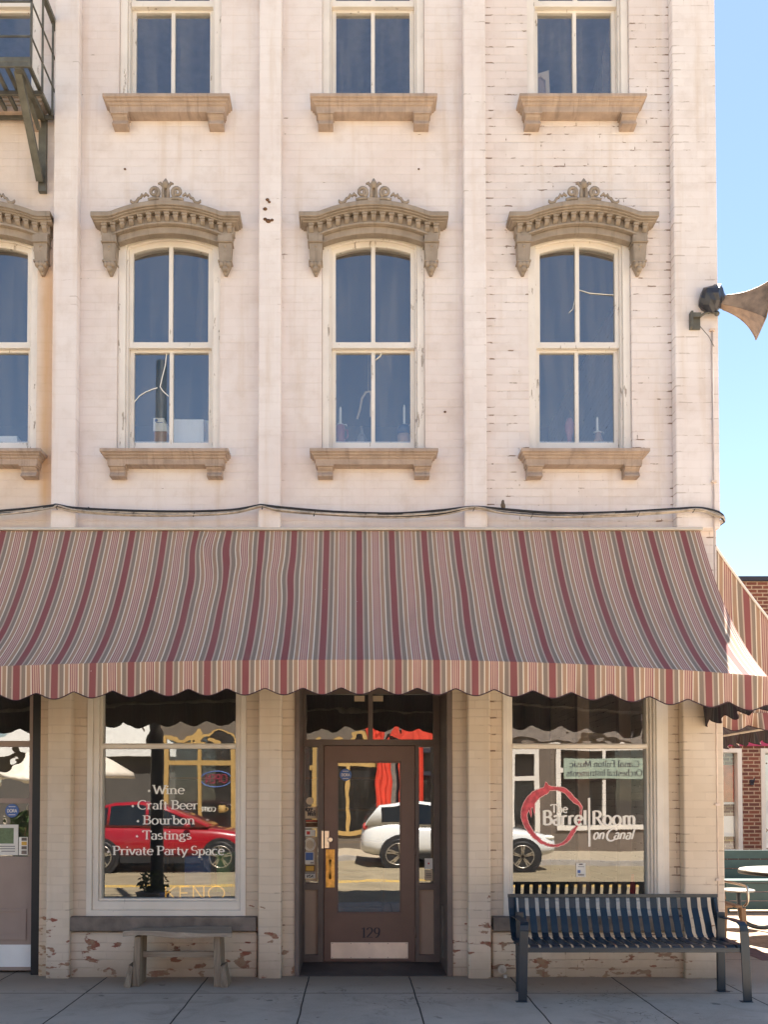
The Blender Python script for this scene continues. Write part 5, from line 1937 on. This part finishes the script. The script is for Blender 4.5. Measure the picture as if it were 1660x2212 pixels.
# ================================================================== beyond the corner: brick shop, patio furniture
YR = 9.3
bs = thing('brick_shop', 'low red brick shop with cream window frames and magenta fascia across the side street', 'building', (9.0, YR, 0))
wn_ = []
zt_, zb_ = AZ(1600, 1616, YR), AZ(1600, 1843, YR)
xa1 = AX(1604, 1700, YR)
xb0_ = AX(1644.5, 1700, YR)
wlist = [(xa1 - 1.35, xa1), (xb0_, xb0_ + 1.35), (xb0_ + 1.75, xb0_ + 3.1)]
zpar = AZ(1650, 1256, YR)
mb = MB()
mb.plate(rect(3.9, 16, -.1, zpar), [rect(x0, x1, zb_, zt_) for x0, x1 in wlist], YR, YR + .25)
mb.build('front_wall', MAT['redbrick'], bs)
mb = MB()
mb.box(3.9, 16, YR + .2501, YR + 9, -.1, zpar - .3)
mb.build('rear_block', MAT['redbrick'], bs)
mb = MB()
mb.box(3.85, 16.05, YR - .06, YR + .40, zpar + .002, zpar + .09)
mb.build('coping', MAT['ink'], bs)
mb = MB()
mb.box(3.95, 15.95, YR - .05, YR - .002, zt_ + .04, zt_ + .50)
mb.build('fascia', M('magenta_fascia', (.42, .035, .11), .5), bs)
for i, (x0, x1) in enumerate(wlist):
    mb = MB()
    mb.plate(rect(x0 + .001, x1 - .001, zb_ + .001, zt_ - .001), [rect(x0 + .09, x1 - .09, zb_ + .07, zt_ - .09)], YR - .02, YR + .16)
    w_ = mb.build('window', MAT['shopwhite'], bs, bevel=.01)
    mb = MB()
    mb.face([(x0 + .08, YR + .10, zb_ + .06), (x1 - .08, YR + .10, zb_ + .06), (x1 - .08, YR + .10, zt_ - .08), (x0 + .08, YR + .10, zt_ - .08)])
    mb.build('pane', MAT['glass_far'], w_)
    mb = MB()
    if i == 0:
        mb.box(x0 + .1, x1 - .1, YR + .13, YR + .14, zb_ + 1.0, zb_ + 1.72)
        mb.build('orange_blind', M('orange_cloth', (.45, .09, .04), .7, var=.3), w_)
        mb = MB()
        mb.box(x0 + .1, x1 - .1, YR + .13, YR + .14, zb_ + .32, zb_ + .72)
        mb.box(x0 + .1, x1 - .1, YR + .12, YR + .14, zb_ + .95, zb_ + .99)
        mb.build('white_sheet', MAT['whitebox'], w_)
    else:
        mb.box(x0 + .1, x1 - .1, YR + .13, YR + .14, zb_ + .1, zt_ - .12)
        cn = mb.build('patterned_curtain', MAT['whitebox'], w_)
        mb = MB()
        rr = random.Random(i)
        for q in range(46):
            cx, cz, r_ = rr.uniform(x0 + .14, x1 - .14), rr.uniform(zb_ + .2, zt_ - .2), rr.uniform(.02, .05)
            mb.face([(cx - r_, YR + .128, cz), (cx, YR + .128, cz - r_), (cx + r_, YR + .128, cz), (cx, YR + .128, cz + r_)], rr.randrange(2))
        mb.build('curtain_print', [MAT['rust'], MAT['ink']], w_)


def tube_frame(mb, pts, r): mb.tube(smooth_path(pts, 4), r, 8)


TX, TY = AX(1607, 1880, 2.2) + .60, 2.2
pt = thing('patio_table', 'round metal patio table with attached mesh seats standing round the corner', 'table', (TX, TY, 0))
ZT = AZ(1640, 1881, 2.2)
MESHW = M('pale_metal_mesh', (.30, .29, .27), .5, .2, var=.25, scale=60, bump=.5, bscale=160)
mb = MB()
mb.lathe([(.60, -.012), (.61, 0), (.60, .012), (.10, .014)], TX, TY, 40, z0=ZT)
mb.build('tabletop', MESHW, pt)
mb = MB()
mb.tube([(TX + .60 * math.cos(2 * math.pi * q / 40), TY + .60 * math.sin(2 * math.pi * q / 40), ZT - .02) for q in range(40)], .018, 6, closed=True)
mb.build('table_rim', MAT['black'], pt)
for q in range(3):
    a = R((0, 112, -112)[q])
    ca, sa = math.cos(a), math.sin(a)
    P = lambda r, z: (TX + r * ca, TY + r * sa, z)
    mb = MB()
    tube_frame(mb, [P(.30, ZT - .03), P(.28, .50), P(.30, .16), P(.40, .06), P(.62, .04), P(.80, .10), P(.84, .25), P(.85, .43)], .027)
    mb.build('leg', MAT['benchmetal'], pt)
    mb = MB()
    mb.lathe([(.19, -.01), (.20, 0), (.19, .012), (.03, .014)], TX + .86 * ca, TY + .86 * sa, 20, z0=.45)
    mb.build('seat', MESHW, pt)

CX_, CY_ = 3.78, 1.45
ch = thing('patio_chair', 'tan wooden patio chair with bent metal arm half hidden by the corner', 'chair', (CX_, CY_, 0))
mb = MB()
for i in range(5):
    mb.box(CX_ - .24 + i * .10, CX_ - .165 + i * .10, CY_ - .24, CY_ + .24, .455, .48)
mb.build('seat', MAT['tanwood'], ch, bevel=.004)
mb = MB()
for i in range(4):
    x = CX_ - .21 + i * .14
    mb.bar([(x, CY_ + .23, .49), (x, CY_ + .38, .84)], .10, .02)
mb.box(CX_ - .27, CX_ + .29, CY_ + .36, CY_ + .40, .80, .87)
mb.build('backrest', MAT['tanwood'], ch, bevel=.004)
for s in (-1, 1):
    mb = MB()
    tube_frame(mb, [(CX_ + s * .27, CY_ + .30, .68), (CX_ + s * .28, CY_ - .18, .68), (CX_ + s * .28, CY_ - .26, .64), (CX_ + s * .28, CY_ - .26, .52), (CX_ + s * .27, CY_ - .2, .47)], .013)
    mb.build('armrest', MAT['chrome'], ch)
    for yy, sl in ((-.22, -.02), (.22, .10)):
        mb = MB()
        mb.bar([(CX_ + s * .24, CY_ + yy, .455), (CX_ + s * .26, CY_ + yy + sl, .002)], .05, .06)
        mb.build('leg', MAT['tanwood'], ch, bevel=.004)

GX, GY = AX(1573, 1840, 4.6), 4.6
gb = thing('green_bench', 'dark green slatted bench in the shade beyond the patio table', 'bench', (GX + .9, GY, 0))
zt2 = AZ(1600, 1838, GY)
mb = MB()
for i in range(3):
    mb.box(GX - .3, GX + 2.2, GY + .20 - i * .012, GY + .235 - i * .012, zt2 - .135 * (i + 1) + .012, zt2 - .135 * i)
mb.build('backrest', MAT['greenplastic'], gb, bevel=.004)
mb = MB()
for i in range(3):
    mb.box(GX - .3, GX + 2.2, GY - .30 + i * .15, GY - .165 + i * .15, .42, .45)
mb.build('seat', MAT['greenplastic'], gb, bevel=.004)
mb = MB()
for i in range(3):
    mb.box(GX - .3, GX + 2.2, GY - .27 + i * .006, GY - .24 + i * .006, .045 + .125 * i, .155 + .125 * i)
mb.build('shade_boards', MAT['greenplastic'], gb, bevel=.004)  # boards added to stand in for the shade under the seat
for xx in (GX - .15, GX + 1.0, GX + 2.05):
    mb = MB()
    mb.box(xx, xx + .05, GY - .28, GY + .20, .36, .419)
    mb.box(xx, xx + .05, GY - .28, GY - .20, .002, .359)
    mb.box(xx, xx + .05, GY + .236, GY + .30, .002, zt2 - .05)
    mb.build('leg', MAT['greenplastic'], gb)
pl = thing('wall_light', 'small black fitting on the brick pier across the side street', 'fitting', (AX(1624, 1690, YR), YR - .05, AZ(1624, 1690, YR)))
mb = MB()
c = Vector((AX(1624, 1690, YR), YR - .04, AZ(1624, 1690, YR)))
mb.box(c.x - .03, c.x + .03, YR - .05, YR - .001, c.z - .05, c.z + .05)
mb.tube([c, c + Vector((0, -.08, .02)), c + Vector((0, -.09, .08))], .012, 6)
mb.build('fitting_body', MAT['ink'], pl)

# ================================================================== the street behind the camera (seen in the glass)
pole = thing('street_pole', 'dark street pole with a planter at its foot, reflected in the left windows', 'pole', (-2.70, -4.0, 0))
mb = MB()
mb.tube([(-2.70, -4.0, .01), (-2.70, -4.0, 7.7)], [.092, .075], 14)
mb.build('shaft', MAT['benchmetal'], pole)
mb = MB()
mb.tube([(-2.70, -4.0, 5.9), (-3.6, -4.0, 5.5)], .03, 8)
mb.tube([(-2.70, -4.0, 5.9), (-2.0, -4.0, 5.6)], .03, 8)
mb.build('cross_arm', MAT['benchmetal'], pole)
plt = thing('planter', 'round pot of leafy plants at the foot of the street pole', 'planter', (-2.7, -3.78, 0))
mb = MB()
mb.lathe([(.16, .01), (.22, .30), (.24, .32), (.21, .33)], -2.7, -3.78, 18)
mb.build('pot', MAT['sillstone'], plt)


def leaves(mb, c, r, n, seed, size=.05):
    rr = random.Random(seed)
    for _ in range(n):
        d = Vector((rr.gauss(0, 1), rr.gauss(0, 1), rr.gauss(0, 1))).normalized() * (rr.random() ** .4)
        p = Vector(c) + Vector((d.x * r[0], d.y * r[1], d.z * r[2]))
        a = Vector((rr.uniform(-1, 1), rr.uniform(-1, 1), rr.uniform(-.6, .6))).normalized()
        b_ = a.orthogonal().normalized()
        s = size * rr.uniform(.6, 1.3)
        mb.face([p - a * s, p - b_ * s * .5, p + a * s, p + b_ * s * .5], rr.randrange(2))


LEAF = [M('leaf_dark', (.035, .075, .02), .6, var=.3), M('leaf_light', (.09, .16, .035), .6, var=.3)]
mb = MB()
leaves(mb, (-2.7, -3.78, .46), (.20, .20, .16), 170, 2)
mb.build('foliage', LEAF, plt)


def car(name, label, x, y, bodym, suv, L_=4.6, W=1.86, wb=2.75, gz=-.128):
    """car facing +x; x = centre of the rear wheel, y = centre line"""
    t = thing(name, label, 'car', (x, y, gz))
    ro, h = .88, (1.66 if suv else 1.62)
    st = [(-ro, .45, .95, .70), (-ro + .05, .34, 1.02, .84), (-.45, .30, 1.07, .92), (.2, .24, 1.06, .93), (1.2, .24, 1.03, .93), (wb - .85, .24, 1.02, .93), (wb - .2, .26, 1.00, .92), (wb + .35, .30, .93, .88),
          (wb + .72, .34, .82, .74), (wb + .86, .42, .70, .62)]
    mb = MB()
    rings = []
    for dx, zb, zt, hw in st:
        ring = []
        for yy, zz in ((-.72, zb), (-.97, zb + .12), (-1.0, zb + (zt - zb) * .45), (-.985, zb + (zt - zb) * .72), (-.93, zt - .03), (-.84, zt), (.0, zt + .035), (.84, zt), (.93, zt - .03), (.985, zb + (zt - zb) * .72), (1.0, zb + (zt - zb) * .45), (.97, zb + .12), (.72, zb)):
            ring.append((x + dx, y + yy * hw, gz + zz))
        rings.append(ring)
    mb.loft(rings)
    body = mb.build('body', bodym, t)
    sd = body.modifiers.new('sub', 'SUBSURF')
    sd.levels = sd.render_levels = 1
    # greenhouse
    gh = [(-ro + .10, 1.03, .05), (-.30, h - .18, .85), (.25, h - .03, 1), (.85, h, 1), (1.30, h - .08, .93), (wb - .30, 1.04, .08)] if not suv else [(-ro + .10, 1.03, .05), (-ro + .42, h - .10, .9), (.25, h - .01, 1), (1.05, h, 1), (1.55, h - .06, .95), (wb - .42, 1.04, .08)]
    mb = MB()
    rings = []
    for dx, zt, f in gh:
        zt = max(zt, 1.04)
        rings.append([(x + dx, y - .86, gz + 1.015), (x + dx, y - .86 + .20 * f, gz + zt - .03), (x + dx, y - .86 + .26 * f, gz + zt), (x + dx, y + .86 - .26 * f, gz + zt), (x + dx, y + .86 - .20 * f, gz + zt - .03), (x + dx, y + .86, gz + 1.015)])
    mb.loft(rings)
    mb.build('roof', bodym, t)
    for s in (-1, 1):
        mb = MB()
        def gp(dx, f):
            for (a0, z0, f0), (a1, z1, f1) in zip(gh[:-1], gh[1:]):
                if a0 <= dx <= a1:
                    k = (dx - a0) / (a1 - a0)
                    zt, ff = z0 + (z1 - z0) * k, f0 + (f1 - f0) * k
                    zt = max(zt, 1.04)
                    zz = 1.03 + (zt - .075 - 1.03) * f
                    wy = .862 - .20 * ff * (zz - 1.015) / max(.02, (zt - .03 - 1.015))
                    return (x + dx, y + s * (wy + .008), gz + zz)
        for a, b_ in ((-.42, .12), (.18, 1.00), (1.07, wb - .62)):
            n = 6
            lo = [gp(a + (b_ - a) * i / n, 0.06) for i in range(n + 1)]
            hi = [gp(a + (b_ - a) * i / n, 1.0) for i in range(n + 1)]
            mb.face(lo + hi[::-1])
        mb.build('side_window', MAT['car_glass'], t)
        for dx in (0, wb):
            mb = MB()
            yy = y + s * (.915 if dx else .922)
            mb.tube([(x + dx, y + s * .6, gz + .36), (x + dx, yy + s * .012, gz + .36)], .43, 28)
            mb.build('wheel_arch', MAT['black'], t)
            mb = MB()
            mb.tube([(x + dx, y + s * .68, gz + .36), (x + dx, yy + s * .012, gz + .36), (x + dx, yy + s * .030, gz + .36)], [.358, .358, .33], 30)
            wh = mb.build('wheel', MAT['black'], t)
            mb = MB()
            yo = yy + s * .034
            for q in range(5):
                a = 2 * math.pi * q / 5 + .3
                for da in (-.13, .13):
                    mb.bar([(x + dx, yo, gz + .36), (x + dx + .25 * math.cos(a + da), yo, gz + .36 + .25 * math.sin(a + da))], .02, .035, side=Vector((0, 1, 0)))
            mb.tube([(x + dx + .255 * math.cos(2 * math.pi * q / 28), yo, gz + .36 + .255 * math.sin(2 * math.pi * q / 28)) for q in range(28)], .014, 6, closed=True)
            mb.build('rim', MAT['chrome'], wh)
        mb = MB()
        mb.ball(Vector((x + wb + .62, y + s * .66, gz + .80)), .16, .10, .06)
        mb.build('headlight', MAT['vinyl'], t)
        mb = MB()
        mb.ball(Vector((x - ro + .10, y + s * .70, gz + .97)), .08, .14, .07)
        mb.build('tail_light', MAT['redprint'], t)
        mb = MB()
        mb.ball(Vector((x + wb - .75, y + s * 1.0, gz + 1.06)), .08, .10, .06)
        mb.build('mirror', bodym, t)
        mb = MB()
        mb.box(x + .45, x + wb - .45, y + s * .90 - .03, y + s * .90 + .035, gz + .22, gz + .36)
        mb.build('sill_trim', MAT['black'], t)
    return t


MAT['car_glass'] = M('tinted_car_glass', (.012, .016, .02), .08, var=.05, bump=0, spec=.6)
k = NT('red_car_paint')
MAT['red_paint'] = k.done(k.n('BsdfPrincipled', {'Base Color': (.34, .003, .012, 1), 'Roughness': .3, 'Coat Weight': 1.0, 'Coat Roughness': .05}).outputs[0])
k = NT('white_car_paint')
MAT['white_paint'] = k.done(k.n('BsdfPrincipled', {'Base Color': (.78, .78, .76, 1), 'Roughness': .3, 'Coat Weight': 1.0, 'Coat Roughness': .05}).outputs[0])
YCAR = -13.7
car('red_car', 'red crossover parked across the street, reflected in the left shop window', -5.82, YCAR + .55, MAT['red_paint'], False)
car('white_car', 'white sport utility car parked across the street, reflected in the door and right window', .92, YCAR + .55, MAT['white_paint'], True, wb=2.95)

YO = -18.3


def shopfront(name, label, x0, x1, h, wallm, trim, wins, fas=None):
    t = thing(name, label, 'building', ((x0 + x1) / 2, YO, 0))
    mb = MB()
    mb.plate(rect(x0, x1, -.1, h), [rect(*w) for w in wins], YO, YO - .3)
    mb.build('front_wall', wallm, t)
    mb = MB()
    mb.box(x0, x1, YO - 8, YO - 3, -.1, h - .3)
    mb.box(x0, x1, YO - 3, YO - .31, h - .6, h - .4)
    mb.build('rear_block', MAT['inside'], t)
    for w in wins:
        mb = MB()
        cx = (w[0] + w[1]) / 2
        zm = w[2] + (w[3] - w[2]) * .74
        mb.plate(rect(w[0] - .12, w[1] + .12, w[2] - .12, w[3] + .12),
                 [rect(w[0] + .02, cx - .05, w[2] + .02, zm - .07), rect(cx + .05, w[1] - .02, w[2] + .02, zm - .07), rect(w[0] + .02, cx - .05, zm + .07, w[3] - .02), rect(cx + .05, w[1] - .02, zm + .07, w[3] - .02)], YO + .06, YO - .1)
        f = mb.build('window', trim, t)
        mb = MB()
        mb.face([(w[0], YO - .02, w[2]), (w[1], YO - .02, w[2]), (w[1], YO - .02, w[3]), (w[0], YO - .02, w[3])])
        mb.build('pane', MAT['glass_far'], f)
    if fas:
        mb = MB()
        mb.box(x0 + .02, x1 - .02, YO - .05, YO + .10, fas[0], fas[1])
        mb.build('fascia', fas[2], t)
    return t


YELLOW = M('ochre_shop_trim', (.44, .28, .095), .6, var=.1)
ysh = shopfront('yellow_shop', 'shop with ochre window frames across the street, reflected in the left window and the door', -5.9, .9, 6.2, M('dark_shop_wall', (.13, .105, .08), .8), YELLOW,
                [(-5.55, -3.65, .55, 3.35), (-3.2, -1.9, .05, 3.35), (-1.4, .55, .55, 3.35)], (4.1, 4.7, MAT['shopwhite']))
t = thing('open_sign', 'neon OPEN sign in the shop window across the street, reflected in the left window', 'sign', (-4.05, YO - .06, 2.1))
mb = MB()
k = NT('pink_neon')
neon = k.done(k.n('Emission', {'Color': (1.0, .12, .2, 1), 'Strength': .3}).outputs[0])
Letters(mb, YO + .01, .11, .11, serif=False, mirror_y=True).fit('OPEN', -3.78, -4.45, 2.02, .26)
mb.build('lettering', neon, t)
mb = MB()
mb.tube([(-4.115 + .46 * math.cos(2 * math.pi * q / 30), YO + .005, 2.14 + .24 * math.sin(2 * math.pi * q / 30)) for q in range(30)], .018, 6, closed=True)
mb.build('oval_tube', MAT['blue'], t)
t = thing('coffee_sign', 'small COFFEE sign with an ochre mug in the shop window across the street', 'sign', (-4.3, YO - .06, 1.2))
mb = MB()
Letters(mb, YO + .011, .16, .12, serif=False, mirror_y=True).fit('COFFEE', -4.12, -4.66, 1.16, .14)
mb.build('lettering', MAT['vinyl'], t)
mb = MB()
mb.lathe([(.09, 0), (.11, .06), (.10, .24), (.09, .24)], -3.92, YO + .13, 14, z0=1.12)
mb.tube([(-3.81, YO + .13, 1.30), (-3.75, YO + .13, 1.26), (-3.76, YO + .13, 1.18), (-3.82, YO + .13, 1.17)], .018, 6)
mb.build('painted_mug', YELLOW, t)
rsh = shopfront('red_shop', 'shop with tall red fabric front across the street, reflected in the door', .92, 3.6, 6.0, MAT['sillstone'], MAT['ink'], [(1.2, 3.3, .4, 3.0)])
t = thing('red_banner', 'tall orange red fabric panels hung over the shop across the street, reflected in the door', 'banner', (2.2, YO + .2, 1.2))
mb = MB()
REDCL = M('orange_red_cloth', (.62, .055, .028), .7, var=.15)
for x0, x1 in ((.45, .92), (1.15, 2.35), (2.52, 2.95)):
    n = 10
    for i in range(n):
        a, b_ = x0 + (x1 - x0) * i / n, x0 + (x1 - x0) * (i + 1) / n
        ya, yb_ = YO + .20 + .03 * math.sin(i * 1.9), YO + .20 + .03 * math.sin((i + 1) * 1.9)
        mb.face([(a, ya, 1.25), (b_, yb_, 1.25), (b_, yb_, 3.9), (a, ya, 3.9)])
ob = mb.build('cloth_panels', REDCL, t)
ob.modifiers.new('thick', 'SOLIDIFY').thickness = .01
wsh = shopfront('music_shop', 'white trimmed music shop across the street, reflected in the right window', 3.62, 12.0, 6.4, M('brown_shop_wall', (.15, .115, .09), .8), MAT['shopwhite'],
                [(4.1, 5.4, .05, 2.9), (6.15, 8.75, .75, 3.0), (9.3, 11.4, .6, 3.0)], (3.3, 3.9, MAT['sillstone']))
t = thing('shop_banner', 'pale green music shop banner in the window across the street, reflected in the right window', 'banner', (7.4, YO + .1, 2.4))
mb = MB()
mb.box(6.25, 8.65, YO + .075, YO + .09, 2.15, 2.75)
mb.build('banner_cloth', M('mint_cloth', (.33, .40, .32), .7), t)
mb = MB()
l = Letters(mb, YO + .094, .17, .07, serif=True, mirror_y=True)
l.fit('Canal Fulton Music', 8.5, 6.4, 2.50, .18)
l.fit('Orchestral Instruments', 8.58, 6.32, 2.24, .18)
mb.build('lettering', MAT['ink'], t)

# patio and house at the left, greenery beyond
hs = thing('grey_house', 'dark house with a pale metal roof, reflected at the left of the left window', 'building', (-9.5, -27, 0))
mb = MB()
mb.box(-14.0, -6.5, -32, -27, -.1, 3.2)
mb.build('front_wall', M('dark_siding', (.09, .08, .07), .8), hs)
mb = MB()
mb.hexa([(-14.3, -26.6, 3.2), (-6.2, -26.6, 3.2), (-6.2, -32.4, 3.2), (-14.3, -32.4, 3.2), (-12.5, -29, 5.2), (-8, -29, 5.2), (-8, -30, 5.2), (-12.5, -30, 5.2)])
mb.build('roof', M('pale_metal_roof', (.52, .50, .45), .5), hs, fix=True)
for i, (x, y) in enumerate(((-7.6, -17.2), (-9.6, -19.0))):
    t = thing('parasol', ('white patio parasol beside the ochre shop, reflected in the left window' if i == 0 else 'white patio parasol farther back before the dark house, reflected at the left'), 'parasol', (x, y, 0), 'patio parasols across the street')
    mb = MB()
    mb.lathe([(1.35, 2.15), (1.30, 2.30), (.5, 2.75), (.12, 2.95)], x, y, 8)
    mb.build('canopy', M('cream_parasol', (.78, .70, .58), .8), t)
    mb = MB()
    mb.tube([(x, y, 0), (x, y, 2.9)], .03, 8)
    mb.build('pole', MAT['chrome'], t)
for i, (x, y, r, h) in enumerate(((-10.5, -15.6, 1.0, 1.3), (-12.8, -16.2, 1.3, 1.5), (-8.6, -15.5, .5, 1.2), (-15.5, -17, 1.5, 1.8))):
    t = thing('shrub', ['rounded green shrub across the street, reflected in the left edge door', 'wide green shrub across the street, beyond the rounded one', 'small green shrub by the patio across the street', 'tall dark shrub across the street, farthest from the shops'][i], 'shrub', (x, y, 0), 'shrubs across the street')
    mb = MB()
    leaves(mb, (x, y, h * .55), (r, r * .8, h * .55), 900, 30 + i, .10)
    mb.build('foliage', LEAF, t)
    mb = MB()
    for q in range(5):
        mb.tube([(x, y, 0), (x + .4 * math.cos(q * 1.3), y + .4 * math.sin(q * 1.3), h * .6)], .02, 5)
    mb.build('stem', MAT['rust'], t)
for i, (x, y) in enumerate(((-17.0, -26.0), (-13.0, -34.0))):
    t = thing('tree', ['broad green tree beside the dark house across the street', 'broad green tree behind the dark house across the street'][i], 'tree', (x, y, 0), 'trees across the street')
    mb = MB()
    mb.tube([(x, y, 0), (x + .1, y, 1.6), (x, y + .1, 3.4)], [.25, .18, .10], 10)
    for q in range(6):
        a = q * 1.05
        mb.tube([(x, y, 2.0 + .2 * q), (x + 1.2 * math.cos(a), y + 1.2 * math.sin(a), 3.4 + .25 * q)], [.08, .03], 6)
    mb.build('trunk', MAT['rust'], t)
    mb = MB()
    for q in range(9):
        a = q * .7
        leaves(mb, (x + 1.2 * math.cos(a), y + 1.2 * math.sin(a), 3.6 + .35 * (q % 5)), (1.1, 1.1, .8), 260, 60 + q + 20 * i, .14)
    mb.build('crown', LEAF, t)
